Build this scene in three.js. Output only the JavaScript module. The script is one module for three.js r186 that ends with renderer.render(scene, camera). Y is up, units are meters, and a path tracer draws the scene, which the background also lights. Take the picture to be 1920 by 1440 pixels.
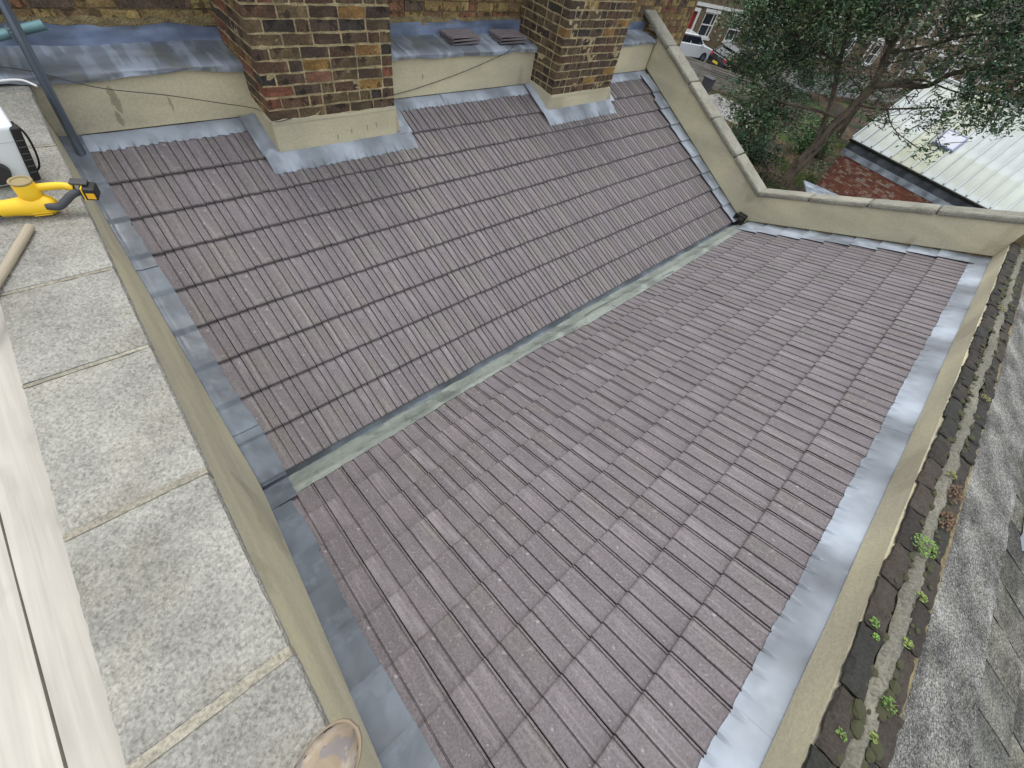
import * as THREE from 'three';
import { mergeGeometries, mergeVertices, toCreasedNormals } from 'three/addons/utils/BufferGeometryUtils.js';
import { RoundedBoxGeometry } from 'three/addons/geometries/RoundedBoxGeometry.js';

// ---------------------------------------------------------------- camera, sky, sun, exposure
const scene = new THREE.Scene();
const camera = new THREE.PerspectiveCamera(88.34, 4 / 3, 0.02, 400);
camera.position.set(0.232814, 2.721818, 1.456803);
camera.up.set(0.459315, 0.575259, -0.676835);
camera.lookAt(0.232814 + 0.495432, 2.721818 - 0.798349, 1.456803 - 0.342326);

const renderer = new THREE.WebGLRenderer({ antialias: true });
renderer.toneMapping = THREE.LinearToneMapping;
renderer.toneMappingExposure = 1.34;
renderer.shadowMap.enabled = true;

{ // bright overcast sky, a little brighter overhead
  const w = 64, h = 32, d = new Float32Array(w * h * 4);
  for (let j = 0; j < h; j++) for (let i = 0; i < w; i++) {
    const el = ((j + 0.5) / h - 0.5) * Math.PI, s = Math.sin(el), k = (j * w + i) * 4;
    let L = s > 0 ? 0.62 + 0.62 * s : 0.3;
    d[k] = L * 0.97; d[k + 1] = L * 1.0; d[k + 2] = L * 1.04; d[k + 3] = 1;
  }
  const t = new THREE.DataTexture(d, w, h, THREE.RGBAFormat, THREE.FloatType);
  t.mapping = THREE.EquirectangularReflectionMapping; t.magFilter = THREE.LinearFilter; t.minFilter = THREE.LinearFilter; t.needsUpdate = true;
  scene.background = t; scene.environment = t;
}
const sun = new THREE.DirectionalLight(0xfff9f2, 1.1);
sun.position.set(7, 28, -9); sun.target.position.set(3, 0, 0);
sun.castShadow = true; sun.shadow.radius = 34; sun.shadow.mapSize.set(2048, 2048);
Object.assign(sun.shadow.camera, { left: -30, right: 60, top: 40, bottom: -40, near: 1, far: 120 });
scene.add(sun, sun.target);

// ---------------------------------------------------------------- helpers
let seed = 12345;
const rnd = () => { seed = (seed + 0x6D2B79F5) | 0; let t = Math.imul(seed ^ (seed >>> 15), 1 | seed); t = (t + Math.imul(t ^ (t >>> 7), 61 | t)) ^ t; return ((t ^ (t >>> 14)) >>> 0) / 4294967296; };
const rr = (a, b) => a + (b - a) * rnd();
const pick = a => a[Math.floor(rnd() * a.length)];
const lerp = (a, b, t) => a + (b - a) * t, clamp = (x, a = 0, b = 1) => Math.min(b, Math.max(a, x));
const sstep = (a, b, x) => { const t = clamp((x - a) / (b - a)); return t * t * (3 - 2 * t); };
const V3 = (x, y, z) => new THREE.Vector3(x, y, z);
const TB = new Float32Array(65536); for (let i = 0; i < 65536; i++) TB[i] = rnd();
const hash = (x, y) => TB[((x & 255) + ((y & 255) << 8)) & 65535];
function vn(x, y, p = 256) { // periodic value noise 0..1
  let xi = Math.floor(x), yi = Math.floor(y); const fx = x - xi, fy = y - yi;
  const m = a => ((a % p) + p) % p; const x0 = m(xi), x1 = m(xi + 1), y0 = m(yi), y1 = m(yi + 1);
  const u = fx * fx * (3 - 2 * fx), v = fy * fy * (3 - 2 * fy);
  return lerp(lerp(hash(x0, y0), hash(x1, y0), u), lerp(hash(x0, y1), hash(x1, y1), u), v);
}
function fbm(x, y, p, o = 4) { let s = 0, a = 0.5, n = 0; for (let i = 0; i < o; i++) { s += a * vn(x + i * 17, y + i * 31, p); n += a; a *= 0.5; x *= 2; y *= 2; p *= 2; } return s / n; }
function vn2(x, y, px, py) { const xi = Math.floor(x), yi = Math.floor(y), fx = x - xi, fy = y - yi, m = (a, p) => ((a % p) + p) % p, x0 = m(xi, px), x1 = m(xi + 1, px), y0 = m(yi, py), y1 = m(yi + 1, py), u = fx * fx * (3 - 2 * fx), v = fy * fy * (3 - 2 * fy); return lerp(lerp(hash(x0, y0), hash(x1, y0), u), lerp(hash(x0, y1), hash(x1, y1), u), v); }
function af(u, v, fx, fy, o = 3, ox = 0, oy = 0) { let s = 0, a = .5, n = 0; for (let i = 0; i < o; i++) { s += a * vn2(u * fx + ox + i * 17, v * fy + oy + i * 31, fx, fy); n += a; a *= .5; fx *= 2; fy *= 2; } return s / n; } // tiling, different scale along u and v
function n3(x, y, z) { return (vn(x + z * 0.71 + 5, y - z * 0.37 + 9) + vn(y + 31 + x * .3, z + 17) + vn(z + 77, x + 3 - y * .4)) / 3; }
function tex(size, metres, fn, srgb = true, sy = size) {
  const d = new Uint8Array(size * sy * 4);
  for (let j = 0; j < sy; j++) for (let i = 0; i < size; i++) {
    const c = fn(i / size, j / sy), k = (j * size + i) * 4;
    if (typeof c === 'number') d[k] = d[k + 1] = d[k + 2] = clamp(c) * 255; else { d[k] = clamp(c[0], 0, 255); d[k + 1] = clamp(c[1], 0, 255); d[k + 2] = clamp(c[2], 0, 255); }
    d[k + 3] = 255;
  }
  const t = new THREE.DataTexture(d, size, sy); t.wrapS = t.wrapT = THREE.RepeatWrapping;
  t.magFilter = THREE.LinearFilter; t.minFilter = THREE.LinearMipmapLinearFilter; t.generateMipmaps = true;
  if (srgb) t.colorSpace = THREE.SRGBColorSpace;
  t.repeat.set(1 / metres, 1 / metres * (size / sy)); t.needsUpdate = true; return t;
}
const mat = (o) => new THREE.MeshStandardMaterial(Object.assign({ roughness: 0.85 }, o));
const lin = (r, g, b) => new THREE.Color().setRGB(r, g, b);
// specks: list of random soft dots on a torus
function specks(n, r0, r1) { const a = []; for (let i = 0; i < n; i++) a.push([rnd(), rnd(), rr(r0, r1), rr(.4, 1), rr(-.6, .6), rr(1, 2.2)]); 
  const G = 24, cells = Array.from({ length: G * G }, () => []);
  for (const s of a) { const R = Math.ceil(s[2] * 2.4 * G) ; const cx = Math.floor(s[0] * G), cy = Math.floor(s[1] * G); for (let y = -R; y <= R; y++) for (let x = -R; x <= R; x++) cells[((cy + y + G * 4) % G) * G + (cx + x + G * 4) % G].push(s); }
  return (u, v) => { let m = 0; for (const s of cells[Math.floor(v * G) % G * G + Math.floor(u * G) % G]) { let dx = u - s[0], dy = v - s[1]; dx -= Math.round(dx); dy -= Math.round(dy); const c = Math.cos(s[4]), q = Math.sin(s[4]); const a1 = (dx * c + dy * q), b1 = (-dx * q + dy * c) / s[5]; const d = Math.sqrt(a1 * a1 + b1 * b1) / s[2]; if (d < 1) m = Math.max(m, s[3] * (1 - d * d)); } return m; }; }

const used = {};
const numbered = n => { const k = used[n] = (used[n] === undefined ? 0 : used[n] + 1); return k ? `${n}_${String(k).padStart(3, '0')}` : n; };
function shad(m) { m.castShadow = true; m.receiveShadow = true; return m; }
function part(name, geo, m, parent, label) { const o = shad(new THREE.Mesh(geo, m)); o.name = name; if (label) o.userData.label = label; parent.add(o); return o; }
function tag(o, label, category, group, kind) { o.userData.label = label; o.userData.category = category; if (group) o.userData.group = group; if (kind) o.userData.kind = kind; return o; }
function thing(name, label, category, group, kind) { const g = new THREE.Group(); g.name = numbered(name); scene.add(g); return tag(g, label, category, group, kind); }
function solo(name, geo, m, label, category, group, kind) { const o = shad(new THREE.Mesh(geo, m)); o.name = numbered(name); scene.add(o); return tag(o, label, category, group, kind); }

// triplanar uv in metres
function muv(geo, ox = rnd() * 7, oy = rnd() * 7) {
  const g = geo.index ? geo.toNonIndexed() : geo; g.computeVertexNormals();
  const p = g.attributes.position, uv = new Float32Array(p.count * 2), a = V3(), b = V3(), c = V3();
  for (let i = 0; i < p.count; i += 3) {
    a.fromBufferAttribute(p, i); b.fromBufferAttribute(p, i + 1); c.fromBufferAttribute(p, i + 2);
    const n = b.clone().sub(a).cross(c.clone().sub(a)); const x = Math.abs(n.x), y = Math.abs(n.y), z = Math.abs(n.z);
    [a, b, c].forEach((q, k) => { let u, v; if (y >= x && y >= z) { u = q.x; v = q.z; } else if (x >= z) { u = q.z; v = q.y; } else { u = q.x; v = q.y; } uv[(i + k) * 2] = u + ox; uv[(i + k) * 2 + 1] = v + oy; });
  }
  g.setAttribute('uv', new THREE.BufferAttribute(uv, 2)); return g;
}
const xf = (g, x = 0, y = 0, z = 0, rx = 0, ry = 0, rz = 0) => { if (rx) g.rotateX(rx); if (ry) g.rotateY(ry); if (rz) g.rotateZ(rz); return g.translate(x, y, z); };
const box = (w, h, d, x = 0, y = 0, z = 0) => new THREE.BoxGeometry(w, h, d).translate(x, y, z);
// box with many segments, edges worn by coherent noise
function roughBox(w, h, d, sx, sy, sz, amp, f = 14, wear = 0) {
  const g = new THREE.BoxGeometry(w, h, d, sx, sy, sz), p = g.attributes.position, o = rnd() * 50;
  for (let i = 0; i < p.count; i++) {
    let x = p.getX(i), y = p.getY(i), z = p.getZ(i);
    const q = k => (n3(x * f + o + k * 13, y * f + k * 7, z * f - o) - 0.5) * 2 * amp;
    let dx = q(1), dy = q(2), dz = q(3);
    const ex = Math.abs(Math.abs(x) - w / 2) < 1e-6, ey = Math.abs(Math.abs(y) - h / 2) < 1e-6, ez = Math.abs(Math.abs(z) - d / 2) < 1e-6;
    const ne = ex + ey + ez;
    if (wear && ne >= 2) { const k = wear * (0.5 + n3(x * f * 2 + o, y * f * 2, z * f * 2)); if (ex) dx -= Math.sign(x) * k; if (ey) dy -= Math.sign(y) * k; if (ez) dz -= Math.sign(z) * k; }
    p.setXYZ(i, x + dx, y + dy, z + dz);
  }
  return g;
}
// slab from a grid: F(a,b) -> [Vector3, u, v]; thickness below
function slab(nu, nv, F, th) {
  const P = [], U = []; for (let j = 0; j <= nv; j++) for (let i = 0; i <= nu; i++) { const r = F(i / nu, j / nv); P.push(r[0]); U.push([r[1], r[2]]); }
  const id = (i, j) => j * (nu + 1) + i, N = P.map(() => V3());
  for (let j = 0; j <= nv; j++) for (let i = 0; i <= nu; i++) {
    const a = P[id(Math.min(nu, i + 1), j)].clone().sub(P[id(Math.max(0, i - 1), j)]), b = P[id(i, Math.min(nv, j + 1))].clone().sub(P[id(i, Math.max(0, j - 1))]);
    N[id(i, j)] = b.cross(a).normalize();
  }
  let up = 0; for (const n of N) up += n.y + n.z * .01; const sg = up < 0 ? -1 : 1; if (sg < 0) N.forEach(n => n.negate());
  const pos = [], nor = [], uv = [], idx = [];
  const put = (v, n, u) => { pos.push(v.x, v.y, v.z); nor.push(n.x, n.y, n.z); uv.push(u[0], u[1]); return pos.length / 3 - 1; };
  P.forEach((v, k) => put(v, N[k], U[k])); const nb = P.length;
  P.forEach((v, k) => put(v.clone().addScaledVector(N[k], -th), N[k].clone().negate(), U[k]));
  const quad = (a, b, c, d) => { if (sg > 0) idx.push(a, c, b, a, d, c); else idx.push(a, b, c, a, c, d); };
  for (let j = 0; j < nv; j++) for (let i = 0; i < nu; i++) { quad(id(i, j), id(i + 1, j), id(i + 1, j + 1), id(i, j + 1)); quad(nb + id(i, j), nb + id(i, j + 1), nb + id(i + 1, j + 1), nb + id(i + 1, j)); }
  const edge = (k0, k1) => { const a = P[k0], b = P[k1]; const e = b.clone().sub(a).cross(N[k0]).normalize();
    const A = put(a, e, U[k0]), B = put(b, e, U[k1]), D = put(b.clone().addScaledVector(N[k1], -th), e, U[k1]), C = put(a.clone().addScaledVector(N[k0], -th), e, U[k0]); idx.push(A, C, B, B, C, D); };
  for (let i = 0; i < nu; i++) { edge(id(i, 0), id(i + 1, 0)); edge(id(i + 1, nv), id(i, nv)); }
  for (let j = 0; j < nv; j++) { edge(id(0, j + 1), id(0, j)); edge(id(nu, j), id(nu, j + 1)); }
  const g = new THREE.BufferGeometry(); g.setAttribute('position', new THREE.Float32BufferAttribute(pos, 3)); g.setAttribute('normal', new THREE.Float32BufferAttribute(nor, 3)); g.setAttribute('uv', new THREE.Float32BufferAttribute(uv, 2)); g.setIndex(idx); return g;
}
const tube = (pts, r, seg = 40, rad = 8) => new THREE.TubeGeometry(new THREE.CatmullRomCurve3(pts.map(p => V3(...p))), seg, r, rad);
const rod = (a, b, r, rad = 14) => { const A = V3(...a), B = V3(...b), d = B.clone().sub(A), g = new THREE.CylinderGeometry(r, r, d.length(), rad); g.applyQuaternion(new THREE.Quaternion().setFromUnitVectors(V3(0, 1, 0), d.clone().normalize())); const m = A.add(B).multiplyScalar(.5); return g.translate(m.x, m.y, m.z); };

// ---------------------------------------------------------------- materials
const M = {};
{ // concrete roof tile
  const sp = specks(520, 0.0012, 0.0038), drop = specks(46, 0.003, 0.0085);
  const fn = (amt) => (u, v) => {
    const g = fbm(u * 160, v * 160, 160, 2), b = fbm(u * 6, v * 6, 6, 4), st = af(u, v, 60, 5), st2 = af(u, v, 26, 2, 3, 9, 3);
    let k = 0.80 + (g - .5) * .24 + (b - .5) * .13 + (st - .5) * .05;
    let w = sstep(.64, .80, st2) * .30 * amt + sstep(.64, .8, af(u, v, 70, 5, 2, 3)) * .26 * amt;
    w = Math.max(w, sp(u, v) * .95, drop(u, v) * 1.25);
    w = Math.min(w, 1) * .8; const r = lerp(k * 205, 250, w), gg = lerp(k * 198, 249, w), bb = lerp(k * 200, 248, w);
    const y = sstep(.55, .85, fbm(u * 4 + 2, v * 4 + 7, 4, 3)) * 7; return [r + y * .2, gg + y * .5, bb - y * .4];
  };
  const t1 = tex(1024, 1.0, fn(.85)), t2 = tex(1024, 1.0, fn(1.15)), bp = tex(512, .25, (u, v) => fbm(u * 90, v * 90, 90, 3), false);
  const base = [[.168, .152, .156], [.163, .148, .152], [.171, .155, .159], [.168, .153, .156], [.160, .145, .149], [.172, .157, .160], [.165, .150, .155], [.174, .158, .161]];
  M.tile = base.map((c, i) => mat({ color: lin(c[0] * 2.44, c[1] * 2.54, c[2] * 2.60), map: i % 4 === 3 ? t2 : t1, bumpMap: bp, bumpScale: .0012, roughness: .62 + .05 * (i % 3) }));
}
{ // rough gritty stone/concrete
  const s1 = specks(3800, .0014, .0042), s2 = specks(2600, .0015, .0048);
  const stone = (lo, hi, tint) => (u, v) => {
    const g = fbm(u * 170, v * 170, 170, 2), b = fbm(u * 5, v * 5, 5, 4), p = fbm(u * 18 + 5, v * 18, 18, 4);
    let k = lerp(lo, hi, clamp(.5 + (g - .5) * .95 + (b - .5) * .95 + (p - .5) * .35));
    const dk = sstep(.60, .78, fbm(u * 150 + 7, v * 150, 150, 2)) * .12; k *= 1 - dk;
    k = lerp(k, 236, s1(u, v) * .26); k *= 1 - s2(u + .37, v + .11) * .09;
    const y = sstep(.5, .75, fbm(u * 7 + 1, v * 7 + 4, 7, 3)); return [k * tint[0] + y * 2, k * tint[1] + y * 1, k * tint[2] - y * 2];
  };
  const bp = tex(1024, 1.1, (u, v) => clamp(fbm(u * 140, v * 140, 140, 2) * .6 + s1(u, v) * .5 - s2(u + .37, v + .11) * .3 + .1), false);
  M.coping = [[.565, .56, .54], [.54, .536, .52], [.585, .578, .555]].map(c => mat({ color: lin(...c), map: tex(1024, 1.1, stone(158, 218, [1, .995, .965])), bumpMap: bp, bumpScale: .006, roughness: .95 }));
  M.coping2 = [[.52, .51, .45], [.46, .455, .41], [.58, .56, .5]].map(c => mat({ color: lin(...c), map: M.coping[0].map, bumpMap: bp, bumpScale: .005, roughness: .95 }));
  M.rough = mat({ color: lin(.50, .50, .49), map: tex(1024, .9, stone(70, 235, [1, 1, .98])), bumpMap: bp, bumpScale: .02, roughness: .95 });
  M.mortarFill = mat({ color: lin(.58, .55, .475), map: M.coping[0].map, bumpMap: bp, bumpScale: .003, roughness: .95 });
  M.cement = mat({ color: lin(.31, .30, .26), map: M.coping[1].map, bumpMap: bp, bumpScale: .006, roughness: .95 });
  M.creasing = [[.06, .052, .048], [.085, .07, .06], [.05, .05, .047]].map(c => mat({ color: lin(...c), map: M.coping[2].map, bumpMap: bp, bumpScale: .004, roughness: .95 }));
}
{ // sand-cement render, trowelled
  const f = (stain) => (u, v) => {
    const b = fbm(u * 4, v * 4, 4, 4), s = af(u, v, 3, 22), g = fbm(u * 200, v * 200, 200, 2);
    let k = 212 + (b - .5) * 44 + (s - .5) * 26 + (g - .5) * 22;
    const d = sstep(.66, .82, af(u, v, 9, 3, 4, 3, 1)) * stain; k *= 1 - d * .3;
    return [k, k * .985 - d * 4, k * .93 - d * 14 - (b - .5) * 18];
  };
  const t = tex(1024, 2.0, f(.25)), bp = tex(512, .5, (u, v) => fbm(u * 60, v * 60, 60, 3) * .7 + af(u, v, 5, 14, 2) * .3, false);
  M.render = mat({ color: lin(.73, .70, .575), map: t, bumpMap: bp, bumpScale: .0015, roughness: .9 });
}
{ // lead sheet
  const f = (u, v) => { const b = fbm(u * 5, v * 5, 5, 5), s = af(u, v, 10, 3, 3, 4), w = sstep(.58, .74, fbm(u * 8 + 6, v * 8 + 2, 8, 4)); let k = 178 + (b - .5) * 120 + (s - .5) * 50; k = lerp(k, 235, w * .4); return [k * .95, k * .985, k * 1.03]; };
  const t = tex(1024, 1.3, f), r = tex(512, 1.3, (u, v) => .62 + (fbm(u * 6, v * 6, 6, 4) - .5) * .7, false), bp = tex(512, .6, (u, v) => fbm(u * 7, v * 7, 7, 4), false);
  const L = (c, rough, metal) => mat({ color: lin(...c), map: t, roughnessMap: r, roughness: rough, metalness: metal, bumpMap: bp, bumpScale: .001 });
  M.lead = L([.60, .625, .66], .82, .06); const fp = (u, v) => { const a = fbm(u * 4, v * 4, 4, 5), b = sstep(.46, .60, fbm(u * 7 + 3, v * 7 + 8, 7, 4)), c = sstep(.60, .72, fbm(u * 16 + 2, v * 16 + 5, 16, 4)); let k = 150 + (a - .5) * 90; k = lerp(k, 122, b * .28); k = lerp(k, 205, c * .22); return [k * .92, k * .975, k * 1.04]; }; M.leadBlotchy = mat({ color: lin(.47, .49, .52), map: tex(1024, 1.1, fp), roughnessMap: r, roughness: .75, metalness: .08, bumpMap: bp, bumpScale: .002 }); M.gutterLead = L([.32, .35, .36], .8, .1); M.leadOld = L([.32, .38, .52], .85, .15);  // front verge sheets use a darker, blotchier lead colour than the other flashings
  const f2 = (u, v) => { const k = f(u, v); const st = sstep(.55, .7, af(u, v, 30, 4)); const m = sstep(.56, .68, fbm(u * 6 + 2, v * 6, 6, 4)); return [lerp(k[0], 150, m * .5) + st * 30, lerp(k[1], 148, m * .5) + st * 32, lerp(k[2], 130, m * .5) + st * 34]; };
  M.leadCap = mat({ color: lin(.40, .42, .455), map: tex(1024, 1.6, f2), roughness: .7, metalness: .15, bumpMap: bp, bumpScale: .005 });
}
{ // brick
  const f = (u, v) => { const b = fbm(u * 8, v * 8, 8, 4), g = fbm(u * 70, v * 70, 70, 3), d = sstep(.58, .72, fbm(u * 16 + 3, v * 16, 16, 3)); let k = 190 + (b - .5) * 110 + (g - .5) * 90; k *= 1 - d * .35; return [k, k * .97, k * .93]; };
  const t = tex(1024, .8, f), bp = tex(512, .3, (u, v) => fbm(u * 40, v * 40, 40, 4), false);
  const B = c => mat({ color: lin(...c), map: t, bumpMap: bp, bumpScale: .004, roughness: .93 });
  M.brickDark = [[.175, .125, .09], [.13, .098, .078], [.21, .15, .095], [.085, .075, .068], [.20, .125, .085], [.19, .15, .10], [.15, .108, .08], [.24, .185, .11]].map(B);
  M.brickRed = [[.36, .15, .10], [.30, .135, .095], [.38, .20, .14]].map(B);
  M.brickOchre = [[.50, .32, .11], [.42, .26, .10]].map(B);
  M.brickStock = [[.52, .40, .18], [.46, .34, .16], [.40, .28, .145], [.35, .245, .14], [.46, .36, .19], [.36, .19, .115], [.20, .15, .12], [.55, .44, .21]].map(B);
  const m = (u, v) => { const b = fbm(u * 10, v * 10, 10, 4), g = fbm(u * 90, v * 90, 90, 3); const k = 195 + (b - .5) * 90 + (g - .5) * 90; return [k, k * .965, k * .86]; };
  const mt = tex(512, .5, m);
  M.mortar = mat({ color: lin(.66, .59, .44), map: mt, bumpMap: bp, bumpScale: .008, roughness: .95 });
  M.mortarOld = mat({ color: lin(.36, .31, .21), map: mt, bumpMap: bp, bumpScale: .008, roughness: .95 });
}
{ // scaffold boards
  const f = (u, v) => { const g = af(u, v, 60, 3, 4), b = af(u, v, 5, 4, 4), d = sstep(.62, .8, af(u, v, 12, 5, 4, 3, 9)); let k = 222 + (g - .5) * 22 + (b - .5) * 26; k *= 1 - d * .06; k += (af(u, v, 160, 6, 2, 5, 2) - .5) * 16; return [k, k * .985, k * .955]; };
  M.board = mat({ color: lin(.60, .59, .565), map: tex(1024, 1.0, f), bumpMap: tex(512, 1.0, (u, v) => af(u, v, 70, 4), false), bumpScale: .0015, roughness: .85 });
  M.wood = mat({ color: lin(.48, .43, .34), map: M.board.map, roughness: .7 });
}
{ // liquid-applied gutter coating
  const f = (u, v) => { const b = fbm(u * 6, v * 6, 6, 5), st = af(u, v, 4, 20), g = fbm(u * 60, v * 60, 60, 2); const d = sstep(.58, .72, fbm(u * 9 + 1, v * 9 + 5, 9, 4)); let k = 206 + (b - .5) * 60 + (st - .5) * 30 + (g - .5) * 24; k *= 1 - d * .16; return [k * .965, k, k * .975]; };
  M.coat = mat({ color: lin(.385, .40, .385), map: tex(1024, 1.4, f), bumpMap: tex(512, .5, (u, v) => fbm(u * 12, v * 12, 12, 4), false), bumpScale: .006, roughness: .6 });
}
M.dark = mat({ color: lin(.012, .012, .012), roughness: .7 });
M.felt = mat({ color: lin(.03, .03, .032), roughness: .95 });
M.galv = mat({ color: lin(.33, .37, .42), roughness: .5, metalness: .6, map: M.lead.map });
M.teal = mat({ color: lin(.33, .58, .56), roughness: .5, map: M.lead.map });
M.wire = mat({ color: lin(.045, .042, .04), roughness: .6 });
M.white = mat({ color: lin(.78, .79, .8), roughness: .45 });

// ---------------------------------------------------------------- roof frame
const T = .418, CP = 1 / Math.hypot(1, T), SP = T * CP, LEN = 6.83, WA = 2.5, WB = 2.446, YA = 1.383, YF = 1.339;
const LS = (x, s, h = 0) => V3(x, s * SP + h * CP, -(s * CP) + h * SP);
const RS = (x, s, h = 0) => V3(x, s * SP + h * CP, s * CP - h * SP);
const PER = .1945, JL = .286, JR = .257, GL = .285, GR = .265, SL0 = .04, SR0 = .132, TILT = .088;
const frontX = z => -.027 * z, rearX = z => LEN - .019 * z;
const profL = [[.002, -.002], [.0035, .0015], [.012, .001], [.044, -.003], [.0468, -.014], [.0508, -.014], [.0525, .0005], [.062, .0005], [.100, -.004], [.1315, -.006], [.1342, -.015], [.1382, -.015], [.140, .0005], [.150, 0], [.190, -.004], [.193, -.006]];
const profR = [[.0020, -.0075], [.0040, -.0035], [.0115, -.0035], [.0132, -.0125], [.0168, -.0125], [.0186, -.004], [.060, -.003], [.109, .001], [.1110, -.001], [.1122, -.0145], [.1168, -.0145], [.1186, -.004], [.150, -.003], [.190, .001], [.1926, -.001]];
const ph = (prof, u) => { u = ((u % PER) + PER) % PER; for (let i = 1; i < prof.length; i++) if (u <= prof[i][0]) { const [a, b] = [prof[i - 1], prof[i]]; return lerp(a[1], b[1], clamp((u - a[0]) / (b[0] - a[0]))); } return prof[prof.length - 1][1]; };
const hL = x => ph(profL, x - JL), hR = x => ph(profR, JR - x);
const sawL = s => -(((s - SL0) % GL + GL) % GL) * TILT, sawR = s => -(((s - SR0) % GR + GR) % GR) * TILT;

function tileGeo(prof, len, th, u0 = 0, u1 = PER, tilt = TILT) {
  const pr = prof.filter(p => p[0] >= u0 && p[0] <= u1); const n = pr.length; const ox = rnd() * 5, oy = rnd() * 5;
  const rows = [[0, -.0135], [-.002, -.0075], [-.0055, -.0030], [-.012, -.0006], [-.020, 0], [-len, 0]], e = rows.length - 1; // [z, dh]
  const pos = [], uv = [];
  const tri = (a, b, c) => { for (const q of [a, b, c]) { pos.push(q[0], q[1], q[2]); uv.push(q[0] + ox, q[3] + oy); } };
  const quad = (a, b, c, d) => { tri(a, b, c); tri(a, c, d); };
  const P = (i, r, bot) => { const z = rows[r][0]; return [pr[i][0], pr[i][1] + rows[r][1] + z * tilt - (bot ? th - (r ? 0 : .0095) : 0), z, -z + (bot ? -th : 0)]; };
  for (let i = 0; i < n - 1; i++) {
    for (let r = 0; r < rows.length - 1; r++) quad(P(i, r), P(i + 1, r), P(i + 1, r + 1), P(i, r + 1));
    quad(P(i, 0, 1), P(i + 1, 0, 1), P(i + 1, 0), P(i, 0));
    quad(P(i, 0, 1), P(i, e, 1), P(i + 1, e, 1), P(i + 1, 0, 1));
  }
  quad(P(0, 0, 1), P(0, 0), P(0, e), P(0, e, 1)); quad(P(n - 1, 0), P(n - 1, 0, 1), P(n - 1, e, 1), P(n - 1, e));
  const g = new THREE.BufferGeometry(); g.setAttribute('position', new THREE.Float32BufferAttribute(pos, 3)); g.setAttribute('uv', new THREE.Float32BufferAttribute(uv, 2)); g.computeVertexNormals(); return g;
}
const basisL = new THREE.Quaternion().setFromRotationMatrix(new THREE.Matrix4().makeBasis(V3(1, 0, 0), V3(0, CP, SP), V3(0, -SP, CP)));
const basisR = new THREE.Quaternion().setFromRotationMatrix(new THREE.Matrix4().makeBasis(V3(-1, 0, 0), V3(0, CP, -SP), V3(0, -SP, -CP)));
const CH = [[1.292, 2.42], [4.44, 5.66]]; // chimney extents along the wall

const slopeL = thing('roof_slope', 'grey brown tiled roof slope below the two brick chimneys', 'roof', null, 'structure');
const slopeR = thing('roof_slope', 'grey brown tiled roof slope beside the mossy party wall', 'roof', null, 'structure');
{
  const gl = Array.from({ length: 6 }, () => tileGeo(profL, .375, .014)), gr = Array.from({ length: 6 }, () => tileGeo(profR, .355, .014));
  const put = (par, geo, base, p) => { const m = part('tile', geo, pick(M.tile), par); m.position.copy(p); m.quaternion.copy(base); m.rotateY(rr(-.003, .003)); m.rotateX(rr(-.003, .003)); m.rotateZ(rr(-.004, .004)); };
  for (let k = 0; k < 9; k++) for (let i = -1; i < 34; i++) {
    const x = JL + i * PER, s = SL0 + GL * k + rr(-.003, .003); if (x + PER > 6.86 || x < .03) { }
    if (k === 8 && CH.some(c => x > c[0] - .16 && x + PER < c[1] + .2)) continue;
    put(slopeL, pick(gl), basisL, LS(x, s, rr(-.0012, .0012)));
  }
  for (let k = 0; k < 9; k++) for (let i = 0; i < 35; i++) {
    const x = JR + i * PER - .0, s = SR0 + GR * k + rr(-.003, .003);
    put(slopeR, pick(gr), basisR, RS(x, s, rr(-.0012, .0012)));
  }
  part('roof_deck', slab(2, 2, (a, b) => [LS(lerp(.08, 6.8, a), lerp(0.05, 2.7, b), -.06), a, b], .03), M.felt, slopeL);
  part('roof_deck', slab(2, 2, (a, b) => [RS(lerp(.03, 6.75, a), lerp(.1, 2.64, b), -.06), a, b], .03), M.felt, slopeR);
}
// ---- lead flashings
const wob = (a, b, f, amp) => (fbm(a * f + 3, b * f + 8, 256, 3) - .5) * 2 * amp;
function leadL(x0, x1, s0, s1, F, m, nu = 24, nv = 10, lbl) { // F(x,s,a,b)-> h
  return part('lead_flashing', slab(nu, nv, (a, b) => { const X0 = typeof x0 === 'function' ? x0(lerp(s0, s1, b)) : x0, X1 = typeof x1 === 'function' ? x1(lerp(s0, s1, b)) : x1; const x = lerp(X0, X1, a); const S0 = typeof s0 === 'function' ? s0(x) : s0; const s = lerp(S0, s1, b); return [LS(x, s, F(x, s, a, b)), x + .3, s]; }, .0025), m, slopeL, lbl);
}
function leadR(x0, x1, s0, s1, F, m, nu = 24, nv = 10, lbl) {
  return part('lead_flashing', slab(nu, nv, (a, b) => { const X0 = typeof x0 === 'function' ? x0(lerp(s0, s1, b)) : x0, X1 = typeof x1 === 'function' ? x1(lerp(s0, s1, b)) : x1; const x = lerp(X0, X1, a); const S0 = typeof s0 === 'function' ? s0(x) : s0; const s = lerp(S0, s1, b); return [RS(x, s, F(x, s, a, b)), x + .7, s + .4]; }, .0025), m, slopeR, lbl);
}
// along party wall with chimneys: apron dressed into the tile ribs
const ribEdgeL = (base) => x => base - (hL(x) > -.002 ? .012 : 0) + wob(x, 1, 9, .006);
for (const [a, b] of [[.09, 1.19], [2.54, 3.12], [3.10, 4.33], [5.74, 6.86]])
  leadL(a, b, ribEdgeL(2.585), 2.705, (x, s, u, v) => lerp(sawL(2.58) + hL(x) + .0045, sawL(2.59) + .007 + wob(x, s, 6, .003), sstep(0, .45, v)) + v * .004, M.lead, Math.round((b - a) * 150), 8);
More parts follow.
